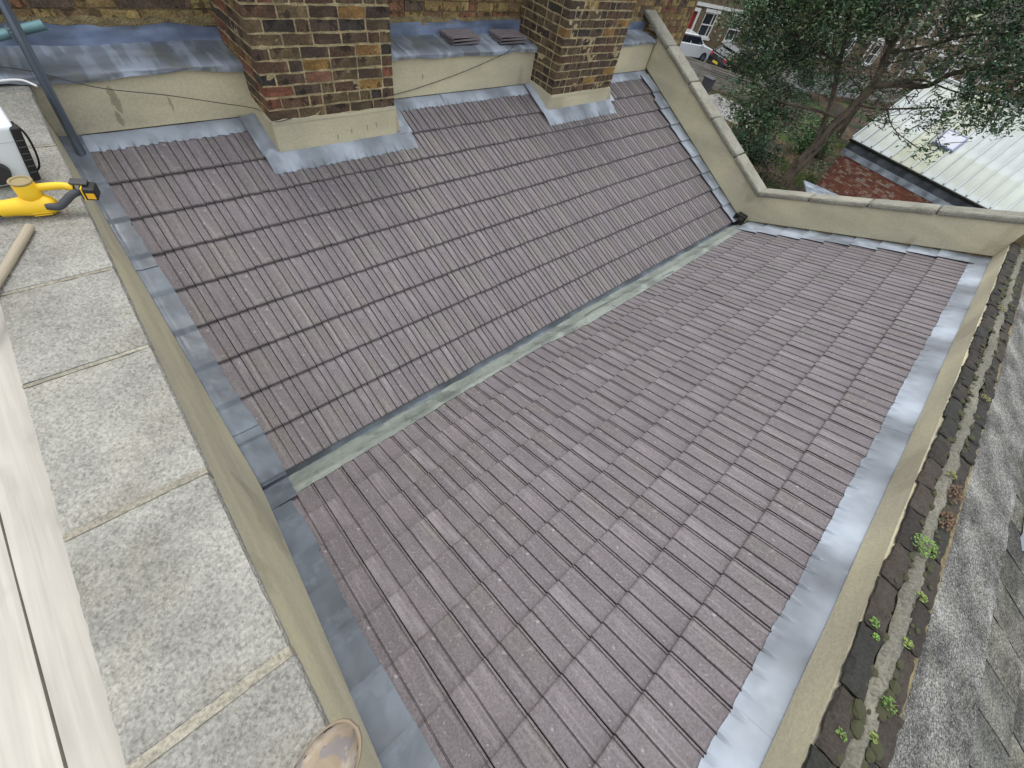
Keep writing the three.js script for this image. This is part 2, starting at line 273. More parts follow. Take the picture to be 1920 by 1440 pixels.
// chimney aprons and side sheets
CH.forEach((c, q) => {
  const zf = q ? 2.135 : 2.165, sF = zf / CP, x0 = c[0] - .115, x1 = c[1] + (q ? -.03 : .10), bot = q ? 2.115 : 2.165;
  leadL(x0, x1, ribEdgeL(bot), sF + .01, (x, s, u, v) => lerp(sawL(bot) + hL(x) + .0045, sawL(bot) + .010 + wob(x, s, 7, .004), sstep(0, .5, v)) + v * .014, M.lead, 190, 8);
  leadL(c[0] - .125, c[0] + .02, sF - .03, 2.70, (x, s, u, v) => .012 + sawL(2.33) * v * .6 + wob(x, s, 8, .004) - .02 * Math.sin(Math.PI * Math.min(1, u * 1.6)) * .5, M.lead, 10, 16);
  leadL(c[1] - .02, c[1] + (q ? .06 : .12), sF - .035, 2.70, (x, s, u, v) => .012 + sawL(2.33) * v * .6 + wob(x, s, 8, .005), M.lead, 10, 16);
});
// front verge, left slope: four lapped sheets
const fxL = s => frontX(-s * CP) - .01, fxR = s => frontX(s * CP) - .01;
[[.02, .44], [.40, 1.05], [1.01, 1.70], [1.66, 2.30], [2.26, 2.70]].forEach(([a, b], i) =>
  leadL(fxL, s => .160 + .016 * Math.sin(s * 5) * .4 + wob(s, 2, 7, .008) + (s > 2 ? .01 : 0), a, b, (x, s, u, v) => .0065 + sawL(s) * .38 - v * .003 + (i % 2) * .0025 + wob(x, s, 5, .005) + .010 * Math.exp(-((u - .1) ** 2) / .01), M.leadBlotchy, 10, 40));
// front verge, right slope: one soaker per course
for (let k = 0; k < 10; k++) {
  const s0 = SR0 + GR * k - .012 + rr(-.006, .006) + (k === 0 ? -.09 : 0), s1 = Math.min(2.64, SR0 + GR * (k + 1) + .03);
  leadR(fxR, .118 + rr(-.012, .008) - k * .002, s0, s1, (x, s, u, v) => .017 - v * .020 + (u < .4 ? .006 * Math.cos(u * 4) : 0) + wob(x, s + k, 5, .004), M.leadBlotchy, 10, 12);
}
// rear verge
for (let k = 0; k < 9; k++) {
  const s0 = SL0 + GL * k - .01, s1 = Math.min(2.7, SL0 + GL * (k + 1) + .03);
  leadL(s => 6.60 + wob(s, 4, 8, .01) + (s > 2.2 ? .07 : 0), s => rearX(-s * CP) + .01, s0, s1, (x, s, u, v) => .010 - v * .018 + (u < .12 ? (.12 - u) * .10 : 0) + wob(x, s, 6, .004), M.lead, 14, 10);
}
for (let k = 0; k < 9; k++) {
  const s0 = SR0 + GR * k - .01, s1 = Math.min(2.66, SR0 + GR * (k + 1) + .03);
  leadR(6.42 + k * .018 + rr(-.02, .02), s => rearX(s * CP) + .01, s0, s1, (x, s, u, v) => .010 - v * .018 + wob(x, s, 6, .004), M.lead, 12, 10);
}
// long bright flashing at the mossy party wall
[[-.06, 1.06], [1.045, 2.1], [2.085, 3.15], [3.135, 4.2], [4.185, 5.3], [5.285, 6.8]].forEach(([a, b], i) =>
  leadR(a, b, x => 2.514 + wob(x, 5, 11, .008) - (hR(x) < -.0042 ? 0 : .006), 2.655, (x, s, u, v) => lerp(sawR(2.50) + hR(x) * 1.2 + .006, sawR(2.5) + .010 + wob(x, s, 3, .002), sstep(0, .4, v)) + (i % 2) * .0012 + (v > .9 ? (v - .9) * .05 : 0), M.lead, Math.round((b - a) * 150), 10));

// ---- valley gutter
{
  const edge = x => lerp(lerp(.175, .152, clamp(x / 1.4)), .212, sstep(2.2, 3.2, x)) - .03 * sstep(4, 6.6, x) + (fbm(x * 9, 3, 256, 4) - .5) * .018;
  const gut = thing('valley_gutter', 'grey green coated valley gutter between the two tiled slopes', 'gutter', null, 'structure');
  part('lead_lining', slab(200, 10, (a, b) => { const x = lerp(.02, 6.84, a), z = lerp(-.15, .12, b), y = b < .4 ? lerp(.03, -.05, b / .4) : lerp(-.05, .045, ((b - .4) / .6) ** 1.4); return [V3(x, y + wob(x, b * 2, 6, .003), z), x, z]; }, .003), M.gutterLead, gut);
  part('coating', slab(320, 20, (a, b) => {
    const x = lerp(.10, 6.80, a), ze = edge(x), zl = -.012 + (fbm(x * 4, 9, 256, 4) - .5) * .05, s0 = .135 * CP; let z, y; const zb = zl + (ze - zl) * b;
    const tl = clamp((zb + .15) / .27), yl = tl < .4 ? lerp(.03, -.05, tl / .4) : lerp(-.05, .045, ((tl - .4) / .6) ** 1.4);
    const s = zb / CP, p = RS(x, s, sawR(Math.max(s, SR0)) + .0045 + hR(x) * .6 * sstep(.0, .03, zb - s0));
    const k = sstep(s0 - .05, s0 + .01, zb); y = lerp(yl + .004, p.y, k); z = zb;
    return [V3(x, y + wob(x, b * 3, 9, .0025), z), x, z * 1.3];
  }, .003), M.coat, gut);
}
// lead patch at the front end of the gutter
part('lead_flashing', slab(10, 14, (a, b) => { const z = lerp(-.10, .20, b), x = lerp(frontX(z) - .01, .15, a); return [V3(x, (z < 0 ? -.035 + z * -.2 : lerp(-.02, z * T + .014, sstep(0, .12, z))) + wob(x, z, 8, .004) + .006, z), x, z]; }, .003), M.leadBlotchy, slopeR);
// outlet at the rear end
{
  const o = thing('gutter_outlet', 'black rectangular gutter outlet in the low point of the rear parapet', 'outlet');
  part('chute', mergeGeometries([box(.2, .012, .13, 0, 0, 0), box(.2, .13, .012, 0, .065, -.06), box(.2, .13, .012, 0, .065, .06), box(.2, .012, .13, 0, .135, 0)].map(g => muv(g))), M.dark, o);
  part('rim', mergeGeometries([box(.02, .02, .15, -.1, .142, 0), box(.02, .14, .02, -.1, .07, -.07), box(.02, .14, .02, -.1, .07, .07)].map(g => muv(g))), M.dark, o);
  o.position.set(6.80, -.03, -.01);
}

// ---------------------------------------------------------------- parapets and party walls
function extrX(shape, depth) { const g = new THREE.ExtrudeGeometry(shape, { depth, bevelEnabled: false }); g.rotateY(-Math.PI / 2); return g; } // shape (z,y), extends to -x
const shp = (pts, hole) => { const s = new THREE.Shape(pts.map(p => new THREE.Vector2(...p))); if (hole) s.holes.push(new THREE.Path(hole.map(p => new THREE.Vector2(...p)))); return s; };
{ // front parapet: rendered inside face, coping slabs
  const f = thing('front_parapet', 'low rendered front parapet topped with rough grey coping slabs', 'parapet'); f.rotation.y = -.027;
  const g = .02, yr = z => Math.abs(z) * T;
  part('render_coat', muv(extrX(shp([[-2.5, yr(2.5) + g], [-.06, .04], [.08, .05], [2.446, yr(2.446) + g], [3.2, yr(2.446) + .1], [3.2, YF - .056], [-2.5, YF - .056]]), .015)), M.render, f);
  part('wall_core', muv(box(.285, YF - .056 + 1.2, 6.4, -.015 - .1425, (YF - .056 - 1.2) / 2 - .0005, .3)), M.mortarOld, f);
  const joints = [-2.85, -2.36, -1.73, -1.16, -.60, -.085, .54, 1.183, 1.82, 2.46, 3.1];
  for (let i = 0; i < joints.length - 1; i++) {
    const a = joints[i] + .007, b = joints[i + 1] - .007; const geo = muv(roughBox(.368, .056, b - a, 16, 3, Math.round((b - a) * 45), .0022, 22, .004));
    const m = part('coping_slab', geo, M.coping[i % 3], f); m.position.set(-.160 + rr(-.003, .003), YF - .028 + rr(-.002, .002), (a + b) / 2);
    if (i) { const w = [.006, .006, .007, .005, .005, .005, .013, .018, .01, .01][i]; part('mortar_joint', muv(roughBox(.362, .05, w + .01, 14, 1, 2, .0025, 30)), M.mortarFill, f).position.set(-.160, YF - .0265 + (w > .012 ? .0025 : -.003), joints[i] + (w > .012 ? .004 : 0)); }
  }
}
{ // rear parapet, V shaped
  const r = thing('rear_parapet', 'V shaped rendered rear parapet with weathered stone coping', 'parapet'); r.position.x = LEN; r.rotation.y = -.019;
  const cb = .385, pts = [[-2.5, 2.5 * T + .02], [-.08, .05], [-.06, -.4], [.06, -.4], [.08, .055], [2.446, 2.446 * T + .02], [2.446, 2.46 * T + cb], [0, cb], [-2.5, 2.5 * T + cb]];
  part('render_coat', muv(xf(extrX(shp(pts, [[-.062, -.035], [.052, -.035], [.052, .105], [-.062, .105]]), .015), .015)), M.render, r);
  part('wall_core', muv(xf(extrX(shp([[-2.84, -5], [3.6, -5], [3.6, 1.3 * T + cb], [2.5, 2.5 * T + cb - .002], [0, cb - .002], [-2.5, 2.5 * T + cb - .002], [-2.84, 2.5 * T + cb - .002]], [[-.062, -.035], [.052, -.035], [.052, .105], [-.062, .105]]), .2), .216)), M.mortarOld, r);
  const ang = Math.atan(T);
  const arm = (z0, z1, list) => { for (let i = 0; i < list.length - 1; i++) { const a = list[i] + .004, b = list[i + 1] - .004, L = Math.abs(b - a) / CP; const geo = muv(roughBox(.265, .066, L, 10, 3, Math.round(L * 26), .003, 18, .007));
      const m = part('coping_stone', geo, pick(M.coping2), r); const zc = (a + b) / 2; m.position.set(.105, Math.abs(zc) * T + cb + .033 / CP + rr(-.003, .003), zc); m.rotation.x = zc < 0 ? ang : -ang; m.rotateX(rr(-.006, .006)); } };
  arm(0, 0, [-2.86, -2.28, -1.72, -1.16, -.58, .012]);
  arm(0, 0, [-.008, .58, 1.16, 1.74, 2.5]);
  { const m = part('coping_stone', muv(roughBox(.265, .066, 1.1, 10, 3, 26, .003, 18, .007)), pick(M.coping2), r); m.position.set(.105, (2.5 - .46) * T + cb + .03, 2.98); m.rotation.x = ang; }
}
{ // party wall A under lead cap
  const w = thing('party_wall', 'long rendered party wall under a wavy lead cap, behind the chimneys', 'wall');
  const b0 = WA * T - .006;
  for (const [x0, x1] of [[.07, 1.31], [2.36, 4.46], [5.5, 6.86]]) part('render_coat', muv(roughBox(x1 - x0, YA - b0 - .004, .02, Math.round((x1 - x0) * 14), 4, 1, .0025, 5).translate((x0 + x1) / 2, (YA + b0) / 2 - .002, -WA - .008)), M.render, w);
  part('wall_core', muv(box(7.4, 2.6, .3, 3.3, YA - 1.305, -WA - .17)), M.mortarOld, w);
  // dirt runs on the render
  for (const [x, y, ww, h] of [[.46, 1.22, .05, .17], [.43, 1.11, .035, .10], [.76, 1.17, .018, .10], [2.9, 1.2, .02, .05]]) {
    const s = new THREE.Shape(); const n = 14; for (let i = 0; i <= n; i++) { const t = i / n; const q = x + ww * .5 * Math.sin(Math.PI * t) ** .7 * (1 + rr(-.35, .35)); i ? s.lineTo(q, y + h * (.5 - t)) : s.moveTo(q, y + h * .5); } for (let i = n; i >= 0; i--) { const t = i / n; s.lineTo(x - ww * .5 * Math.sin(Math.PI * t) ** .7 * (1 + rr(-.35, .35)), y + h * (.5 - t)); }
    M.stainF = M.stainF || mat({ color: lin(.15, .135, .08), roughness: .95, transparent: true, opacity: .28 });
    part('dirt_run', new THREE.ShapeGeometry(s).translate(0, 0, -WA + .0062), M.stainF, w);
  }
  // lead cap sheets, each dressed over the edge
  const joint = [-.42, .62, 1.72, 2.72, 3.42, 3.98, 4.9, 6.0, 6.95];
  for (let i = 0; i < joint.length - 1; i++) {
    const x0 = joint[i], x1 = joint[i + 1] + .03, q = (i % 2) * .003;
    part('lead_cap_sheet', slab(Math.round((x1 - x0) * 40), 18, (a, b) => {
      const x = lerp(x0, x1, a); const drop = .035 + wob(x, i, 3.2, .022); let z, y;
      if (b < .25) { z = -WA + .028 + wob(x, b * 2, 5, .008); y = YA + .002 - drop * (1 - b / .25); } else { const t = (b - .25) / .75; z = lerp(-WA + .022, -2.835, t); y = YA + .006 + t * .035 + wob(x, t * 2, 5, .010) * Math.min(1, t * 3); if (b < .32) y -= .004; }
      return [V3(x, y + q, z), x * 1.0, b * .42];
    }, .003), M.leadCap, w);
  }
}
{ // party wall B: low rendered face, tile creasing, mossy mortar
  const w = thing('party_wall', 'low rendered party wall with dark tile creasing and mossy mortar on top', 'wall');
  const b0 = WB * T + .004, top = 1.19;
  part('render_coat', muv(roughBox(6.86, top - b0, .02, 120, 4, 1, .004, 4).translate(3.36, (top + b0) / 2, WB + .008)), M.render, w);
  part('wall_core', muv(box(6.86, 2.3, .2, 3.36, top - 1.155, WB + .12)), M.mortarOld, w);
  for (const [z0, off, yy] of [[2.487, 0, 1.204], [2.612, .11, 1.196]]) for (let x = -.2 + off; x < 6.75;) {
    const L = rr(.19, .30), m = part('creasing_tile', muv(roughBox(L, .026, .088, 12, 1, 4, .010, 30, .006)), pick(M.creasing), w);
    m.position.set(x + L / 2, yy + rr(-.004, .004), z0 + rr(-.006, .006)); m.rotation.set(rr(-.05, .05) + (z0 > 2.55 ? .12 : -.03), rr(-.03, .03), rr(-.02, .02)); x += L - .004;
  }
  part('mortar_bedding', slab(260, 8, (a, b) => { const x = lerp(-.2, 6.8, a), z = lerp(2.522, 2.584, b) + wob(x, 2, 6, .020); return [V3(x, 1.208 + .013 * Math.sin(Math.PI * b) + wob(x * 1.2, b, 8, .007) + wob(x, b, 40, .004), z), x, z]; }, .02), M.cement, w);
}
{ // neighbour's roof beyond the mossy wall
  const nr = thing('neighbour_roof', 'neighbouring roof with rough cement fillet and grey slates beyond mossy wall', 'roof', null, 'structure');
  const fy = z => 1.186 - (z - 2.64) * .47;
  part('cement_fillet', slab(320, 26, (a, b) => { const x = lerp(-.3, 6.8, a), z = lerp(2.625, 3.06, b) + (b > .97 ? wob(x, 3, 3, .02) : 0); return [V3(x, fy(z) + wob(x, z, 26, .006) + wob(x, z, 6, .010), z), x, z * 1.1]; }, .03), M.rough, nr);
  M.slate = [[.30, .30, .275], [.34, .335, .30], [.26, .265, .25], [.38, .37, .325], [.24, .245, .235]].map(c => mat({ color: lin(...c), map: M.rough.map, bumpMap: M.rough.bumpMap, bumpScale: .006, roughness: .95 }));
  const sg = Array.from({ length: 4 }, () => muv(roughBox(.243, .012, .40, 5, 1, 5, .006, 18, .003)));
  for (let k = 0; k < 7; k++) for (let i = -1; i < 27; i++) {
    const m = part('slate', pick(sg), pick(M.slate), nr), z = 3.13 + k * .16, x = i * .25 + (k % 2) * .125; m.position.set(x, fy(z) - .014 + rr(-.002, .002), z); m.rotation.set(.44 - .04 + rr(-.008, .008), rr(-.012, .012), rr(-.01, .01));
  }
  part('roof_deck', slab(2, 2, (a, b) => { const z = lerp(2.7, 4.4, b); return [V3(lerp(-.3, 6.75, a), fy(z) - .06, z), a, b]; }, .04), M.felt, nr);
}
{ // lead-clad kerb at the edge of the neighbour's roof
  const o = thing('roof_kerb', 'blue grey lead clad kerb on the neighbouring slate roof', 'kerb');
  const y0 = .90;
  part('kerb_box', muv(roughBox(1.3, .2, .3, 20, 3, 6, .003, 8).translate(3.75, y0 + .02, 3.35)), M.lead, o);
  part('lead_cover', slab(40, 16, (a, b) => { const x = lerp(3.02, 4.45, a), t = b; const z = lerp(3.17, 3.52, t); const d = t < .2 ? (.2 - t) * .45 : 0; return [V3(x + (a < .1 ? 0 : 0), y0 + .128 - d - (a < .06 ? (.06 - a) * 1.1 : 0) + wob(x, t, 4, .012), z), x, z]; }, .004), M.lead, o);
}

// ---------------------------------------------------------------- bricks
const brickV = Array.from({ length: 7 }, () => roughBox(1, 1, 1, 3, 1, 1, .0, 1));
function brickGeo() { const g = new THREE.BoxGeometry(1, 1, 1, 3, 1, 1), p = g.attributes.position; const jit = {}; for (let i = 0; i < p.count; i++) { const k = [p.getX(i), p.getY(i), p.getZ(i)].map(v => v.toFixed(2)).join(); const j = jit[k] = jit[k] || [rr(-.012, .012), rr(-.05, .05), rr(-.02, .02)]; p.setXYZ(i, p.getX(i) + j[0], p.getY(i) + j[1], p.getZ(i) + j[2]); } const ng = muv(g.scale(.215, .065, .1)); return ng.scale(1 / .215, 1 / .065, 1 / .1); }
const BG = Array.from({ length: 10 }, brickGeo);
function addBrick(par, m, cx, cy, cz, lx, ly, lz, along) { const b = part('brick', pick(BG), m, par); b.position.set(cx, cy, cz); if (along === 'z') { b.rotation.y = Math.PI / 2; b.scale.set(lz, ly, lx); } else b.scale.set(lx, ly, lz); }
function chimney(x0, x1, z0, z1, y0, y1, label, ratio) {
  const c = thing('brick_chimney', label, 'chimney', 'chimneys along the party wall');
  const ch = .0756, rows = Math.floor((y1 - y0) / ch), J = .0135;
  const choose = () => { const t = rnd(); return t < ratio[0] ? pick(M.brickRed) : t < ratio[0] + ratio[1] ? pick(M.brickOchre) : pick(M.brickDark); };
  part('mortar_core', muv(roughBox(x1 - x0 - .004, rows * ch, z1 - z0 - .004, 30, rows * 4, 8, .0035, 40).translate((x0 + x1) / 2, y0 + rows * ch / 2, (z0 + z1) / 2)), M.mortar, c);
  for (let r = 0; r < rows; r++) {
    const y = y0 + r * ch + ch / 2, h = ch - J - rr(0, .003);
    // front face
    let x = x0, first = r % 2 ? .104 : .215;
    while (x < x1 - .03) { let L = x === x0 ? first : (rnd() < .26 ? .104 : .215); if (x + L > x1 - .06) L = x1 - x; const xa = x === x0 ? x0 - rr(0, .003) : x + J / 2, xb = x + L >= x1 - 1e-6 ? x1 + rr(0, .003) : x + L - J / 2; addBrick(c, choose(), (xa + xb) / 2, y + rr(-.002, .002), z1 - .05 + rr(-.001, .003), xb - xa, h, .1); x += L; }
    // both sides
    for (const [xs, sg] of [[x0, 1], [x1, -1]]) { let z = z1 - .1; while (z > z0 + .02) { let L = z > z1 - .11 ? (r % 2 ? .215 : .104) : rnd() < .3 ? .104 : .215; if (z - L < z0 + .05) L = z - z0; addBrick(c, choose(), xs + sg * .05 - sg * rr(-.001, .003), y + rr(-.002, .002), z - L / 2 - J / 2, .1, h, L - J, 'z'); z -= L; } }
  }
  return c;
}
{
  const c1 = chimney(1.305, 2.365, -2.83, -2.15, 1.125, 2.72, 'wide dark brick chimney with stained cream plinth and red bricks near its top', [.10, .10]);
  const c2 = chimney(4.43, 5.53, -2.83, -2.125, 1.045, 2.72, 'narrower looking brown brick chimney with clean cream plinth beside the rear parapet', [.04, .05]);
  // rendered plinths, flared to the base
  const plinth = (par, x0, x1, xb0, xb1, zt, zb, yb, yt) => {
    const bl = V3(xb0, yb, zb), br = V3(xb1, yb, zb), tl = V3(x0, yt, zt), tr = V3(x1, yt, zt);
    const blw = V3(xb0, 2.5 * T + .005, -2.505), brw = V3(xb1, 2.5 * T + .005, -2.505), tlw = V3(x0, yt + .03, -2.505), trw = V3(x1, yt + .03, -2.505);
    const pb = [blw, bl, br, brw], pt = [tlw, tl, tr, trw], cuts = [0, .2, .8, 1];
    part('plinth', slab(80, 8, (a, b) => { const q = a < .2 ? 0 : a < .8 ? 1 : 2, t = (a - cuts[q]) / (cuts[q + 1] - cuts[q]); const p = pb[q].clone().lerp(pb[q + 1], t).lerp(pt[q].clone().lerp(pt[q + 1], t), b); p.y += b > .95 ? wob(p.x + p.z, 2, 12, .012) : 0; p.z += wob(p.x, p.y, 4, .002); return [p, p.x + p.z, p.y]; }, .008), M.render, par);
    part('plinth_top', muv(roughBox(x1 - x0 + .004, .02, zt + 2.5, 20, 1, 6, .004, 20).translate((x0 + x1) / 2, yt - .012, (zt - 2.5) / 2)), M.render, par);
    const y0 = yb - .04; part('plinth_core', muv(box(x1 - x0 + .002, yt - .02 - y0, zt + 2.5 - .004, (x0 + x1) / 2, (yt - .022 + y0) / 2, (zt - 2.5) / 2 - .002)), M.render, par);
  };
  plinth(c1, 1.30, 2.372, 1.290, 2.425, -2.138, -2.160, .918, 1.13);
  plinth(c2, 4.425, 5.54, 4.42, 5.66, -2.112, -2.132, .905, 1.05);
  // dirty drips on the first plinth
  for (const [x, h] of [[1.80, .13], [1.93, .10], [2.08, .09], [2.17, .08]]) part('dirt_run', (() => { const s = new THREE.Shape(); const w = .012; s.moveTo(x - w, 1.06); for (let i = 0; i <= 6; i++) s.lineTo(x - w * (1 - i / 9) + rr(-.004, .004), 1.06 - h * i / 6); for (let i = 6; i >= 0; i--) s.lineTo(x + w * (1 - i / 9) + rr(-.004, .004), 1.06 - h * i / 6); return new THREE.ShapeGeometry(s).rotateX(-.1).translate(0, 0, 0); })(), M.stainF, c1).position.set(0, .0, -2.138 - .10);
  c1.children.filter(o => o.name === 'dirt_run').forEach(o => { o.geometry.computeBoundingBox(); const b = o.geometry.boundingBox; o.position.z = -2.142 - b.max.z + .004; o.position.y = 1.06 - b.max.y; });
}
{ // neighbour's taller wall of yellow stock brick
  const w = thing('neighbour_wall', 'taller wall of yellow stock brick rising behind the lead capped party wall', 'wall');
  const zf = -2.835, ch = .0775, y0 = 1.44;
  part('mortar_core', muv(roughBox(9.4, 8.2, .2, 60, 60, 1, .004, 20).translate(3.55, -1.0, zf - .108)), M.mortarOld, w);
  const far = [];
  for (let r = 0; r < 19; r++) {
    let x = -1.1 + (r % 2) * .11; const y = y0 + (r + .5) * ch;
    while (x < 8.2) { const L = rnd() < .35 ? .108 : .218; const e = Math.min(L, 8.22 - x); if (e < .04) break;
      const hid = CH.some(c => x > c[0] + .02 && x + L < c[1] - .12);
      if (!hid) { if (r < 7) addBrick(w, pick(M.brickStock), x + e / 2, y + rr(-.003, .003), zf - .05 + rr(-.002, .006), e - .012, ch - .013, .1);
        else far.push(muv(box(e - .012, ch - .013, .1, x + e / 2, y, zf - .05 + rr(-.002, .004)))); }
      x += L; }
  }
  for (let r = -1; r > -26; r--) { let x = 7.07 + (r % 2) * .05; const y = y0 + (r + .5) * ch; while (x < 8.2) { const L = rnd() < .4 ? .108 : .218, e = Math.min(L, 8.22 - x); if (e < .04) break; if (r > -16) addBrick(w, pick(M.brickStock), x + e / 2, y, zf - .05 + rr(-.002, .004), e - .012, ch - .013, .1); x += L; } }
  const fm = part('upper_bricks', mergeGeometries(far), M.brickStock[1], w); fm.userData.kind = 'stuff';
  // lead upstand flashing turned into the wall
  for (const [x0, x1] of [[-.5, .1], [.08, 1.31], [2.36, 3.2], [3.18, 4.45], [5.5, 6.95]]) part('lead_upstand', slab(Math.round((x1 - x0) * 30), 8, (a, b) => { const x = lerp(x0, x1, a); return [V3(x, lerp(1.395, 1.525 + wob(x, 2, 4, .03), b), -2.808 - b * .012 + wob(x, b, 5, .006)), x, b * .15]; }, -.003), M.leadOld, w);
  part('mortar_fillet', slab(220, 3, (a, b) => { const x = lerp(-1, 7, a); return [V3(x, 1.50 + b * .06 + wob(x, 4, 6, .02), -2.818 - b * .014 + wob(x, b, 8, .006)), x, b * .1]; }, .01), M.mortarOld, w);
  // patch of white paint on one brick
  part('paint_patch', muv(roughBox(.13, .05, .004, 10, 4, 1, .006, 30).translate(.78, 1.685, zf + .008)), M.white, w);
}

// ---------------------------------------------------------------- scaffold
{
  const zs = [[-.505, .018], [-.742, .0], [-.98, .008]];
  zs.forEach(([x, dy], i) => {
    const b = thing('scaffold_board', ['pale scaffold board lying right beside the coping slabs', 'pale scaffold board second out from the coping slabs', 'pale scaffold board third out from the coping slabs'][i], 'board', 'scaffold boards');
    part('plank', muv(roughBox(.225, .038, 4.6, 6, 1, 90, .0016, 3, .0015).translate(x + .1125, 1.215 + dy, 0)), M.board, b);
    part('end_band', muv(mergeGeometries([box(.229, .042, .025, x + .1125, 1.215 + dy, 2.28)])), M.galv, b);
  });
  const p = solo('scaffold_tube', rod([.115, .865, -2.36], [.30, 2.55, -2.50], .0242, 20), M.galv, 'grey steel scaffold tube leaning up from the roof corner', 'tube');
  const q = thing('scaffold_tube', 'teal scaffold tube stub clamped across the grey tube by brick wall', 'tube');
  part('tube', rod([-.9, 1.335, -2.56], [.325, 1.60, -2.535], .0242, 20), M.teal, q);
  part('clamp', mergeGeometries([new THREE.TorusGeometry(.030, .008, 8, 20).rotateY(Math.PI / 2).translate(.16, 1.565, -2.538), xf(new RoundedBoxGeometry(.06, .05, .05, 2, .006), .185, 1.56, -2.505), new THREE.CylinderGeometry(.008, .008, .07, 8).rotateX(Math.PI / 2).translate(.19, 1.55, -2.48)].map(g => muv(g))), M.galv, q);
}
// cables
solo('cable', tube([[-.1, 1.425, -2.55], [.12, 1.41, -2.48], [.4, 1.33, -2.40], [.75, 1.25, -2.42], [1.05, 1.175, -2.42], [1.285, 1.132, -2.36], [1.32, 1.13, -2.138], [1.45, 1.14, -2.136]], .0028, 60, 6), M.wire, 'thin black cable slung from the lead cap to the stained chimney', 'cable');
solo('cable', tube([[2.375, 1.06, -2.49], [2.72, 1.095, -2.485], [3.3, 1.195, -2.484], [3.75, 1.30, -2.48], [3.98, 1.372, -2.468], [4.05, 1.405, -2.49], [4.2, 1.43, -2.62]], .0028, 60, 6), M.wire, 'thin black cable climbing the rendered wall between the two chimneys', 'cable');
solo('cord', tube([[-.30, 1.365, -2.30], [-.1, 1.375, -2.42], [.08, 1.39, -2.40], [.13, 1.37, -2.36]], .006, 30, 8), M.white, 'short white cord lying on the lead by the scaffold tube', 'cord');
solo('cable', tube([[3.1, .045, .09], [3.25, .032, .08], [3.7, .035, .10], [4.2, .055, .15], [4.6, .085, .19]], .003, 40, 6), M.wire, 'thin loop of cable lying in the pale green gutter', 'cable');

